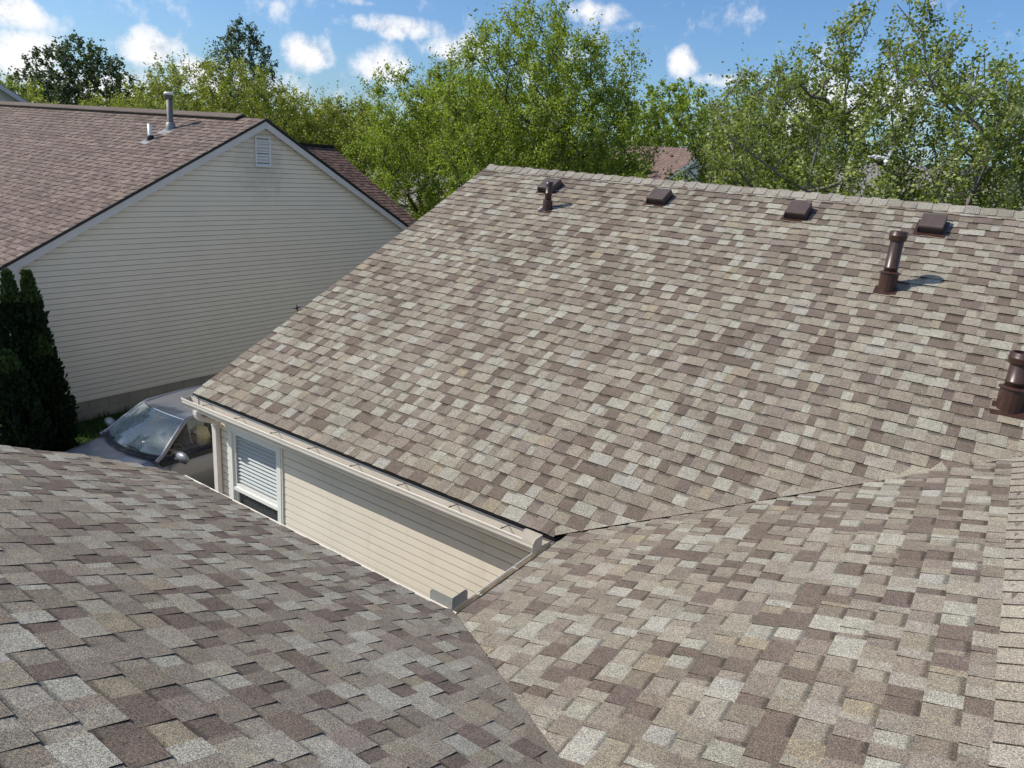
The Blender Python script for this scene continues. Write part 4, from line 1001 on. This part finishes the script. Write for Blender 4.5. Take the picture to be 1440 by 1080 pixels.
M['dash'] = mat_plain('dash_grey', (.05, .055, .06), .6); M['chrome'] = mat_plain('chrome', (.75, .75, .76), .12, metal=1)
M['lamp'] = mat_plain('headlight_lens', (.65, .68, .7), .1); M['redlamp'] = mat_plain('tail_lens', (.35, .02, .02), .15)
M['windscreen'] = mat_glass('windscreen_glass', (.76, .88, .86), .30, .02, 1.8)
M['carglass'] = mat_glass('side_glass', (.80, .86, .86), .02, .01, .8)
CARP = (-10.23, 6.20, 0.01)
car = empty('car', CARP, R(0), 'silver grey saloon car in the drive between the houses, driver at the wheel', 'car')
ST = [(-2.27, .60, .60, .30), (-2.22, .74, .68, .26), (-2.05, .84, .755, .22), (-1.70, .89, .845, .20), (-1.30, .905, .915, .20), (-.98, .91, .965, .20), (-.60, .91, .955, .20), (0, .91, .955, .20), (.6, .91, .965, .20), (1.2, .905, .99, .20), (1.62, .89, 1.035, .20), (2.0, .84, 1.03, .22), (2.22, .76, .96, .26), (2.28, .66, .85, .30)]
def sect(w, zt, zb):
    return [(0, zt), (.30 * w, zt - .004), (.62 * w, zt - .022), (.80 * w, zt - .045), (.905 * w, zt - .085), (.975 * w, zt - .17), (1.0 * w, (zt + zb) / 2 + .04), (.995 * w, (zt + zb) / 2 - .14), (.96 * w, zb + .06), (.90 * w, zb)]
mb = MB(); rows = []
for (y, w_, zt, zb) in ST:
    h_ = sect(w_, zt, zb); cur = .10 * (1 if y < -.9 else 0)
    rows.append([(x, y + (.10 * (x / .9) ** 2 if y < -1.9 else 0), z) for x, z in h_[::-1]] + [(-x, y + (.10 * (x / .9) ** 2 if y < -1.9 else 0), z) for x, z in h_[1:]])
nr = len(rows[0]); V = [p for r_ in rows for p in r_]; F = []
for i in range(len(rows) - 1):
    for j in range(nr - 1):
        cab = ST[i][0] >= -.99 and ST[i + 1][0] <= 1.63
        if cab and 6 <= j <= nr - 1 - 7: continue
        F.append((i * nr + j, i * nr + j + 1, (i + 1) * nr + j + 1, (i + 1) * nr + j))
F.append(tuple(range(nr))); F.append(tuple((len(rows) - 1) * nr + j for j in range(nr - 1, -1, -1)))
mb.mesh(V, F, smooth=True); body = mb.build('body', M['paint'], car); sm = body.modifiers.new('s', 'SUBSURF'); sm.levels = 2; sm.render_levels = 2
# hood crease lines and shut lines
mb = MB()
for sg in (1, -1):
    mb.tube([(sg * .56, -1.95, .775), (sg * .62, -1.5, .868), (sg * .69, -1.02, .935)], [.004, .006, .004], 5)
mb.tube([(-.80, -1.02, .935), (-.4, -1.07, .962), (0, -1.09, .968), (.4, -1.07, .962), (.80, -1.02, .935)], .004, 5, col=(.1, .1, .1)); mb.build('shut_line', M['cabin'], body)
# roof
def gridpts(fn, nu, nv): return [fn(i / (nu - 1), j / (nv - 1)) for i in range(nu) for j in range(nv)], [(i * nv + j, i * nv + j + 1, (i + 1) * nv + j + 1, (i + 1) * nv + j) for i in range(nu - 1) for j in range(nv - 1)]
def rooff(u, v):
    y0 = -.40; y1 = 1.02; y = y0 + (y1 - y0) * u; x = (v * 2 - 1) * (.545 + .03 * math.sin(math.pi * u)); k = (v * 2 - 1)
    return (x, y - .09 * (1 - k * k) * (1 - u) + .05 * (1 - k * k) * u, 1.375 + .055 * math.sin(math.pi * (u * .8 + .12)) + .035 * (1 - k * k) - .015 * (1 - u))
v_, f_ = gridpts(rooff, 14, 13); mb = MB(); mb.mesh(v_, f_, smooth=True); mb.mesh([(a, b, c - .03) for a, b, c in v_], f_, col=(.6, .6, .6), smooth=True); mb.build('roof', M['paint'], car)
# windscreen and rear glass
def ws(u, v):
    k = v * 2 - 1; b = Vector((k * .745, -.90 - .20 * (1 - k * k), .965 + .012 * (1 - k * k))); t_ = Vector(rooff(0, v)) + Vector((0, -.004, -.006)); p = b.lerp(t_, u); n_ = Vector((0, -.5, .8)); return tuple(p + n_ * .025 * math.sin(math.pi * u))
v_, f_ = gridpts(ws, 9, 13); mb = MB(); mb.mesh(v_, f_, smooth=True); mb.build('windscreen', M['windscreen'], car)
mb = MB(); mb.tube([ws(1, v) for v in np.linspace(0, 1, 13)], .011, 6); mb.build('trim', M['chrome'], car)
mb = MB(); mb.tube([ws(0.02, v) for v in np.linspace(0, 1, 13)], .018, 6); mb.mesh(*(lambda g: (g[0], g[1]))(gridpts(lambda u, v: (lambda p: (p[0] * (1 + .03 * u), p[1] - .055 * u, p[2] - .010 * u + .003))(ws(0, v)), 3, 13))); mb.build('cowl', M['cabin'], car)
def rs(u, v):
    k = v * 2 - 1; b = Vector((k * .70, 1.62 + .10 * (1 - k * k), 1.03)); t_ = Vector(rooff(1, v)); return tuple(b.lerp(t_, u) + Vector((0, .5, .8)) * .02 * math.sin(math.pi * u))
v_, f_ = gridpts(rs, 7, 11); mb = MB(); mb.mesh(v_, f_, smooth=True); mb.build('rear_window', M['carglass'], car)
for sg in (1, -1):
    mb = MB(); S_ = lambda x, y, z: (sg * x, y, z)
    mb.tube([S_(.775, -1.00, .935), S_(.745, -.89, .985), S_(.66, -.66, 1.17), S_(.575, -.43, 1.34), S_(.555, -.33, 1.385), S_(.565, 0, 1.405), S_(.58, .45, 1.41), S_(.565, .95, 1.375), S_(.60, 1.25, 1.26), S_(.68, 1.60, 1.06)], [.030, .036, .036, .036, .034, .030, .030, .036, .050, .055], 8)
    mb.build('pillar', M['paint'], car)
    mb = MB(); mb.tube([S_(.742, -.925, .975), S_(.64, -.665, 1.175), S_(.548, -.435, 1.350)], [.007, .008, .007], 5); mb.build('trim', M['chrome'], car)
    mb = MB(); mb.tube([S_(.755, .42, .95), S_(.60, .38, 1.38)], .035, 6); mb.tube([S_(.775, -.84, .955), S_(.775, .42, .962), S_(.745, 1.5, 1.02)], .016, 6); mb.build('pillar', M['cabin'], car)
    for (a, b, c, d, nm) in (((.755, -.80, .955), (.755, .40, .96), (.585, .37, 1.385), (.565, -.40, 1.36), 'side_window'), ((.755, .44, .96), (.70, 1.42, 1.02), (.585, 1.02, 1.33), (.585, .42, 1.385), 'side_window')):
        mb = MB(); mb.face([S_(*a), S_(*b), S_(*c), S_(*d)]); mb.build(nm, M['carglass'], car)
    # door shut lines and handle
    mb = MB()
    for yy in (-.86, .42): mb.tube([S_(.845, yy, .90), S_(.898, yy, .78), S_(.912, yy, .60), S_(.908, yy + .01, .34)], .005, 5)
    mb.build('shut_line', M['cabin'], body)
    mb = MB(); mb.tube([S_(.905, .14, .79), S_(.930, .18, .795), S_(.930, .32, .80), S_(.905, .36, .80)], .011, 6); mb.build('handle', M['paint'], car)
    # mirror
    mb = MB(); c = Vector(S_(.99, -.72, 1.0)); V = []; nn = 12
    for i in range(9):
        ph = math.pi * i / 8
        for j in range(nn):
            th = 2 * math.pi * j / nn; V.append(c + Vector((math.cos(th) * math.sin(ph) * .150, -math.cos(ph) * .075 * (1 if math.cos(ph) > 0 else .5), math.sin(th) * math.sin(ph) * .078)))
    mb.mesh(V, [(i * nn + j, i * nn + (j + 1) % nn, (i + 1) * nn + (j + 1) % nn, (i + 1) * nn + j) for i in range(8) for j in range(nn)], smooth=True)
    mir = mb.build('mirror', M['paint'], car)
    mb = MB(); mb.tube([S_(.80, -.76, .93), S_(.90, -.74, .935), S_(.97, -.72, .955)], [.03, .022, .03], 8); mb.mesh([tuple(Vector(p) * 1.0 + Vector((0, 0, -.012))) for p in [(c.x + .105 * math.cos(t_), c.y + .0, c.z + .06 * math.sin(t_) - .0) for t_ in np.linspace(0, 2 * math.pi, 13)[:-1]]], [tuple(range(12))]); mb.tube([c + Vector((-.1, -.02, -.062)), c + Vector((.1, -.02, -.062))], [.024, .018], 8); mb.build('mirror_base', M['cabin'], mir)
    for yy in (-1.42, 1.36):
        mb = MB(); cx = sg * .83
        ring = lambda x, r: [(x, yy + r * math.cos(t_), .315 + r * math.sin(t_)) for t_ in np.linspace(0, 2 * math.pi, 33)[:-1]]
        P_ = [(sg * .70, .28), (sg * .70, .315), (sg * .905, .315), (sg * .915, .29), (sg * .912, .21)]; V = [p for x, r in P_ for p in ring(x, r)]
        mb.mesh(V, [(i * 32 + j, i * 32 + (j + 1) % 32, (i + 1) * 32 + (j + 1) % 32, (i + 1) * 32 + j) for i in range(4) for j in range(32)], smooth=True)
        wh = mb.build('wheel', M['rubber'], car)
        mb = MB(); mb.mesh(ring(sg * .902, .212), [tuple(range(32))], col=(.1, .1, .1))
        for q in range(5):
            t_ = q * 2 * math.pi / 5; d1 = Vector((0, math.cos(t_), math.sin(t_))); mb.tube([Vector((sg * .912, yy, .315)) + d1 * .02, Vector((sg * .912, yy, .315)) + d1 * .205], [.028, .018], 6)
        mb.build('rim', M['rim'], wh)
        mb = MB(); V = ring(sg * .902, .365) + ring(sg * .902, .0) ; mb.mesh(ring(sg * .9125, .368) + ring(sg * .9125, .318), [(j, (j + 1) % 32, 32 + (j + 1) % 32, 32 + j) for j in range(32)]); mb.build('wheel_arch', M['cabin'], car)
    mb = MB(); v_, f_ = gridpts(lambda u, v: S_(.40 + .40 * u - .02 * v, -2.235 + .20 * u * u + .10 * v, .575 + .085 * v + .03 * u), 6, 4); mb.mesh(v_, f_, smooth=True); mb.build('headlight', M['lamp'], car)
    mb = MB(); v_, f_ = gridpts(lambda u, v: S_(.45 + .33 * u, 2.275 - .12 * u * u, .78 + .13 * v), 5, 4); mb.mesh(v_, f_, smooth=True); mb.build('tail_light', M['redlamp'], car)
# wipers
for (xa, xb) in ((.52, -.02), (-.10, -.60)):
    mb = MB(); A_ = Vector((xa, -1.02, .985)); B_ = Vector((xb, -1.00 - .05, 1.015)); mb.tube([A_, A_.lerp(B_, .5) + Vector((0, 0, .02)), B_], [.010, .008, .006], 6); mb.tube([B_ + Vector((.30, -.02, .0)), B_ + Vector((-.12, .03, .004))], .006, 5); mb.build('wiper', M['cabin'], car)
# interior
mb = MB(); mb.box(-.80, .80, -.95, 1.6, .22, .27); mb.box(-.83, -.78, -.95, 1.6, .27, .93); mb.box(.78, .83, -.95, 1.6, .27, .93); mb.box(-.75, .75, 1.2, 1.6, .27, .98); mb.build('floor', M['cabin'], car)
mb = MB(); mb.prism([(-1.02, .60), (-1.02, .93), (-.84, .945), (-.68, .90), (-.62, .78), (-.68, .60)], -.78, .78, 'x'); mb.build('dashboard', M['dash'], car)
for xx in (.40, -.40):
    mb = MB(); mb.prism([(-.34, .30), (-.36, .44), (.20, .42), (.26, .30)], xx - .25, xx + .25, 'x'); mb.prism([(.20, .40), (.40, .98), (.50, .98), (.42, .36)], xx - .24, xx + .24, 'x'); mb.prism([(.40, 1.00), (.38, 1.17), (.46, 1.19), (.49, 1.0)], xx - .13, xx + .13, 'x')
    bevel(mb.build('seat', M['seatm'], car), .03, 3)
mb = MB(); mb.prism([(.75, .30), (.72, .48), (1.15, .50), (1.25, .95), (1.38, .95), (1.3, .30)], -.62, .62, 'x'); bevel(mb.build('rear_seat', M['seatm'], car), .03, 2)
mb = MB(); c = Vector((.43, -.52, .80)); e1 = Vector((1, 0, 0)); e2 = Vector((0, .42, .90)).normalized(); e2 = Vector((0, .5, .86)).normalized()
mb.tube([c + (e1 * math.cos(t_) + e2 * math.sin(t_)) * .185 for t_ in np.linspace(0, 2 * math.pi, 25)], .016, 7, cap=False)
for t_ in (0, math.pi, -math.pi / 2): mb.tube([c, c + (e1 * math.cos(t_) + e2 * math.sin(t_)) * .18], [.03, .014], 6)
mb.tube([c, c + Vector((0, -.25, -.10))], [.04, .03], 8); mb.build('steering_wheel', M['cabin'], car)
mb = MB(); mb.box(-.06, .06, -.50, -.47, 1.25, 1.30); mb.tube([(0, -.49, 1.29), (0, -.46, 1.37)], .01, 5); mb.build('rear_view_mirror', M['cabin'], car)

# ------------------------------------------------------------------ DRIVER
def skin_obj(name, V, E, Rr, mat, parent, root=0, sub=2):
    me = bpy.data.meshes.new(name); me.from_pydata([tuple(v) for v in V], E, []); me.materials.append(mat); o = link(name, me, parent)
    m = o.modifiers.new('skin', 'SKIN'); m.use_smooth_shade = True; m.branch_smoothing = .6
    if not me.skin_vertices: me.skin_vertices.new() if hasattr(me.skin_vertices, 'new') else None
    sv = me.skin_vertices[0].data
    for i, r_ in enumerate(Rr): sv[i].radius = (r_, r_) if not hasattr(r_, '__len__') else r_; sv[i].use_root = (i == root)
    s_ = o.modifiers.new('sub', 'SUBSURF'); s_.levels = sub; s_.render_levels = sub; return o
M['skin'] = mat_plain('skin', (.52, .30, .21), .5, var=.05); M['navy'] = mat_plain('navy_top', (.018, .028, .085), .85, var=.15, scale=20); M['jeans'] = mat_plain('jeans', (.10, .17, .23), .85, var=.15, scale=20)
M['hair'] = mat_plain('blonde_hair', (.55, .42, .24), .5, var=.35, scale=40); M['shades'] = mat_plain('dark_lens', (.02, .012, .012), .12)
px_, py_ = CARP[0] + .49, CARP[1] - .07
pr = empty('person', (px_, py_, .48), 0, 'blonde person in dark glasses and navy top, seated at the wheel of the car', 'person')
# local: forward -y, origin at the hips
PV = []; PE = []; PR = []
def pv(p, r_, frm=None):
    PV.append(p); PR.append(r_)
    if frm is not None: PE.append((frm, len(PV) - 1))
    return len(PV) - 1
hip = pv((0, 0, 0), (.15, .11)); bel = pv((0, -.02, .14), (.135, .10), hip); chs = pv((.0, -.03, .30), (.15, .105), bel); uch = pv((.0, -.035, .38), (.10, .08), chs)
nk = pv((.0, -.05, .455), .045, uch); nk2 = pv((.0, -.068, .50), .043, nk); jaw = pv((.0, -.095, .545), (.052, .060), nk2); hd = pv((.0, -.085, .615), (.074, .088), jaw); hd2 = pv((.0, -.075, .675), (.066, .078), hd); hd3 = pv((.0, -.07, .715), .035, hd2)
ns_ = pv((.0, -.185, .588), .012, hd)
for sg in (1, -1):
    er = pv((sg * .082, -.075, .60), .014, hd)
for sg in (1, -1):
    sh_ = pv((sg * .165, -.03, .385), .055, uch)
    if sg > 0: el = (.20, -.20, .27 + .06); wr = (.07, -.42, .395); hn = (.03, -.475, .405)
    else: el = (-.21, -.22, .20); wr = (-.16, -.40, .36); hn = (-.16, -.455, .38)
    a1 = pv(tuple((Vector((sg * .165, -.03, .385)) * .5 + Vector(el) * .5)), .045, sh_); a2 = pv(el, .038, a1); a3 = pv(tuple(Vector(el) * .5 + Vector(wr) * .5), .036, a2); a4 = pv(wr, .025, a3); a5 = pv(hn, (.034, .018), a4)
    d = (Vector(hn) - Vector(wr)).normalized(); sd = d.cross(Vector((0, 0, 1))).normalized(); up_ = sd.cross(d)
    for q, (off, ln) in enumerate(((-.030, .040), (-.010, .046), (.010, .044), (.028, .034))):
        b0 = Vector(hn) + sd * off + d * .012; f1 = pv(tuple(b0), .0088, a5); f2 = pv(tuple(b0 + d * ln * .8 + up_ * .006), .0082, f1); pv(tuple(b0 + d * ln * 1.0 - up_ * .030), .0072, f2)
    th = Vector(hn) - d * .020 - sd * .036 * sg; t1_ = pv(tuple(th), .011, a5); pv(tuple(th + d * .035 - up_ * .022), .0085, t1_)
    l0 = pv((sg * .09, -.06, -.01), .085, hip); l1_ = pv((sg * .11, -.28, .03), .075, l0); l2_ = pv((sg * .12, -.48, .05), .058, l1_); l3_ = pv((sg * .12, -.62, -.12), .048, l2_); l4_ = pv((sg * .12, -.72, -.20), .035, l3_); pv((sg * .13, -.82, -.19), .035, l4_)
skin_obj('body', PV, PE, PR, M['skin'], pr)
# clothing follows the body
CV = []; CE = []; CR_ = []
def cv(p, r_, frm=None):
    CV.append(p); CR_.append(r_)
    if frm is not None: CE.append((frm, len(CV) - 1))
    return len(CV) - 1
c0_ = cv((0, .0, .02), (.165, .125)); c1_ = cv((0, -.02, .14), (.152, .118), c0_); c2_ = cv((0, -.03, .30), (.166, .122), c1_); c3_ = cv((0, -.035, .39), (.105, .088), c2_); cv((0, -.048, .43), .058, c3_)
for sg in (1, -1):
    el = (.20, -.20, .33) if sg > 0 else (-.21, -.22, .20); wr = (.07, -.42, .395) if sg > 0 else (-.16, -.40, .36)
    s1 = cv((sg * .168, -.03, .385), .068, c3_); s2 = cv(tuple(Vector((sg * .165, -.03, .385)) * .5 + Vector(el) * .5), .060, s1); s3 = cv(el, .052, s2); cv(tuple(Vector(el) * .75 + Vector(wr) * .25), .046, s3)
skin_obj('top', CV, CE, CR_, M['navy'], pr)
JV = [(0, .0, .0)]; JE = []; JR = [(.16, .12)]
for sg in (1, -1):
    b = len(JV); JV += [(sg * .09, -.06, -.01), (sg * .11, -.28, .03), (sg * .12, -.48, .05), (sg * .12, -.62, -.12)]; JR += [.097, .087, .070, .058]; JE += [(0, b), (b, b + 1), (b + 1, b + 2), (b + 2, b + 3)]
skin_obj('trousers', JV, JE, JR, M['jeans'], pr)
# hair: locks over the skull down to the shoulders
rr = random.Random(5); mb = MB()
for i in range(150):
    th = rr.uniform(-2.35, 2.35) + math.pi / 2; ph = rr.uniform(.05, 1.5); c = Vector((0, -.072, .635))
    d = Vector((math.cos(th) * math.sin(ph), math.sin(th) * math.sin(ph), math.cos(ph))); p0 = c + Vector((d.x * .085, d.y * .10, d.z * .098)); o_ = Vector((d.x, d.y, 0)); o_ = o_.normalized() if o_.length > .01 else Vector((0, 1, 0)); L = rr.uniform(.16, .25)
    p1 = c + Vector((o_.x * .105, o_.y * .115, .02)) + Vector((rr.uniform(-.01, .01),) * 3); p2 = p1 + Vector((o_.x * .02 + rr.uniform(-.02, .02), abs(o_.y) * .02, -L * .55)); p3 = p2 + Vector((rr.uniform(-.02, .02) - o_.x * .01, rr.uniform(-.02, .02), -L * .45))
    mb.tube([p0, p1, p2, p3], [.016, .019, .016, .004], 5)
mb.build('hair', M['hair'], pr)
mb = MB(); mb.tube([(-.062, -.155, .618), (-.03, -.172, .612), (0, -.170, .617), (.03, -.172, .612), (.062, -.155, .618)], [.014, .023, .007, .023, .014], 8); mb.tube([(.064, -.155, .622), (.080, -.08, .620)], .004, 5); mb.tube([(-.064, -.155, .622), (-.080, -.08, .620)], .004, 5); mb.build('sunglasses', M['shades'], pr)
mb = MB(); mb.tube([(-.024, -.158, .552), (0, -.168, .554), (.024, -.158, .552)], [.003, .007, .003], 6); mb.build('lips', mat_plain('lips', (.45, .12, .10), .4), pr)

# ------------------------------------------------------------------ WORLD, SUN, CAMERA
SUN = Vector((-.90, -.60, 1.0)).normalized()
w = bpy.data.worlds.new('World'); scene.world = w; w.use_nodes = True; nt = w.node_tree; N = nt.nodes; Lk = nt.links
bg = N['Background']; sky = N.new('ShaderNodeTexSky'); sky.sky_type = 'NISHITA'; sky.sun_disc = False
sky.sun_elevation = math.asin(SUN.z); sky.sun_rotation = math.atan2(SUN.x, SUN.y); sky.air_density = 1.0; sky.dust_density = 1.3; sky.ozone_density = 2.2; sky.altitude = 200
SKYS = .108
bg.inputs['Strength'].default_value = SKYS
geo = N.new('ShaderNodeTexCoord')
def vm(op, a, b=None):
    n = N.new('ShaderNodeVectorMath'); n.operation = op
    for i, x in enumerate((a, b)):
        if x is None: continue
        if isinstance(x, (tuple, list, Vector)): n.inputs[i].default_value = tuple(x)
        else: Lk.new(x, n.inputs[i])
    return n
def mm(op, a, b=None, clamp=False):
    n = N.new('ShaderNodeMath'); n.operation = op; n.use_clamp = clamp
    for i, x in enumerate((a, b)):
        if x is None: continue
        if isinstance(x, (int, float)): n.inputs[i].default_value = x
        else: Lk.new(x, n.inputs[i])
    return n.outputs[0]
D = geo.outputs['Generated']
def dirv(az, el): return Vector((math.sin(R(az)) * math.cos(R(el)), math.cos(R(az)) * math.cos(R(el)), math.sin(R(el))))
# cumulus: azimuth, elevation, half width, half height (degrees), strength
CL = [(-66.93, 3.88, 2.58, 1.83, 1.62), (-67.41, 6.16, 2.21, 1.39, 1.62), (-59.59, 5.11, 2.27, 1.53, 1.62), (-57.29, 4.22, 2.98, 0.95, 1.12), (-49.8, 5.93, 2.24, 1.51, 1.62), (-43.56, 8.24, 4.67, 0.96, 1.5), (-39.48, 7.15, 3.93, 1.44, 1.25), (-46.54, 9.52, 1.48, 0.42, 1.25), (-44.75, 5.75, 2.77, 1.66, 1.0), (-29.52, 10.24, 2.99, 0.84, 0.88), (-23.03, 7.42, 1.4, 1.3, 1.5), (-20.03, 6.46, 3.67, 0.55, 1.0), (-26.4, 9.43, 2.16, 0.53, 0.62), (-63.26, 2.47, 5.57, 1.33, 1.38), (-54.64, 3.15, 7.94, 1.63, 1.12), (-11.28, 4.68, 5.6, 2.66, 1.12), (40, 25, 15.5, 7.22, 1.12), (68, 21, 15.5, 7.22, 1.12), (96, 42, 15.5, 7.22, 1.12), (124, 38, 15.5, 7.22, 1.12), (152, 34, 15.5, 7.22, 1.12), (180, 30, 15.5, 7.22, 1.12), (208, 26, 15.5, 7.22, 1.12), (236, 22, 15.5, 7.22, 1.12), (264, 43, 15.5, 7.22, 1.12), (292, 39, 15.5, 7.22, 1.12)]
nz = N.new('ShaderNodeTexNoise'); nz.inputs['Scale'].default_value = 17; nz.inputs['Detail'].default_value = 9; nz.inputs['Roughness'].default_value = .60; Lk.new(D, nz.inputs['Vector'])
nz2 = N.new('ShaderNodeTexNoise'); nz2.inputs['Scale'].default_value = 42; nz2.inputs['Detail'].default_value = 8; nz2.inputs['Roughness'].default_value = .65; Lk.new(D, nz2.inputs['Vector'])
tot = None; low = None
for (az, el, a, b, k) in CL:
    c = dirv(az, el); t1 = Vector((math.cos(R(az)), -math.sin(R(az)), 0)); t2 = c.cross(t1) * -1
    if t2.z < 0: t2 = -t2
    du = mm('MULTIPLY', vm('DOT_PRODUCT', D, tuple(t1)).outputs['Value'], 1 / math.sin(R(a)))
    dv0 = mm('SUBTRACT', vm('DOT_PRODUCT', D, tuple(t2)).outputs['Value'], 0.0)
    dv = mm('MULTIPLY', dv0, 1 / math.sin(R(b)))
    r2 = mm('ADD', mm('MULTIPLY', du, du), mm('MULTIPLY', dv, dv)); front = mm('GREATER_THAN', vm('DOT_PRODUCT', D, tuple(c)).outputs['Value'], 0)
    f = mm('MULTIPLY', mm('MULTIPLY', mm('SUBTRACT', 1.0, r2), k), front); f = mm('MAXIMUM', f, -1.5)
    tot = f if tot is None else mm('MAXIMUM', tot, f)
    lo = mm('MULTIPLY', dv, mm('GREATER_THAN', f, -.3)); low = lo if low is None else mm('ADD', low, lo)
nn = mm('SUBTRACT', nz.outputs['Fac'], .5); nn2 = mm('SUBTRACT', nz2.outputs['Fac'], .5)
dens = mm('ADD', tot, mm('ADD', mm('MULTIPLY', nn, 4.2), mm('MULTIPLY', nn2, 1.8)))
mr = N.new('ShaderNodeMapRange'); mr.interpolation_type = 'SMOOTHSTEP'; Lk.new(dens, mr.inputs[0]); mr.inputs[1].default_value = .0; mr.inputs[2].default_value = 1.5; mr.inputs[3].default_value = 0; mr.inputs[4].default_value = 1
sh = N.new('ShaderNodeMapRange'); Lk.new(mm('ADD', mm('MULTIPLY', mm('MAXIMUM', mm('MINIMUM', low, 1.0), -1.0), .40), mm('ADD', mm('MULTIPLY', nn, 2.6), mm('MULTIPLY', nn2, 3.2))), sh.inputs[0]); sh.inputs[1].default_value = -.85; sh.inputs[2].default_value = .30; sh.inputs[3].default_value = 0; sh.inputs[4].default_value = 1
cm = N.new('ShaderNodeMix'); cm.data_type = 'RGBA'; cm.inputs[6].default_value = (4.3, 4.7, 5.5, 1); cm.inputs[7].default_value = (8.6, 8.6, 8.8, 1); Lk.new(sh.outputs[0], cm.inputs[0])
sb = N.new('ShaderNodeMix'); sb.data_type = 'RGBA'; sb.blend_type = 'MULTIPLY'; sb.inputs[0].default_value = 1; Lk.new(sky.outputs[0], sb.inputs[6]); sb.inputs[7].default_value = (.74, .98, 1.24, 1)
mx = N.new('ShaderNodeMix'); mx.data_type = 'RGBA'; Lk.new(mr.outputs[0], mx.inputs[0]); Lk.new(sb.outputs[2], mx.inputs[6]); Lk.new(cm.outputs[2], mx.inputs[7]); Lk.new(mx.outputs[2], bg.inputs['Color'])

sl = bpy.data.lights.new('sun', 'SUN'); sl.energy = 4.5; sl.angle = R(.53); sl.color = (1, .945, .85)
so = bpy.data.objects.new('sun', sl); COL.objects.link(so); so.rotation_euler = (-SUN).to_track_quat('-Z', 'Y').to_euler(); so.location = (0, 0, 40)

cam = bpy.data.cameras.new('camera'); cam.sensor_width = 36; cam.lens = 1021.457 / 1440 * 36; cam.clip_start = .05; cam.clip_end = 3000
co = bpy.data.objects.new('camera', cam); COL.objects.link(co)
RR = [[0.81862889, 0.56928472, 0.07590553], [0.2284325, -0.2014858, -0.95248206], [-0.5269396, 0.79706861, -0.29498523]]
co.matrix_world = Matrix(((RR[0][0], -RR[1][0], -RR[2][0], 0), (RR[0][1], -RR[1][1], -RR[2][1], 0), (RR[0][2], -RR[1][2], -RR[2][2], 5.5), (0, 0, 0, 1)))
scene.camera = co
scene.view_settings.view_transform = 'Standard'; scene.view_settings.look = 'None'; scene.view_settings.exposure = 0.13; scene.view_settings.gamma = 1
scene.render.engine = 'CYCLES'; scene.cycles.max_bounces = 8; scene.cycles.transparent_max_bounces = 12
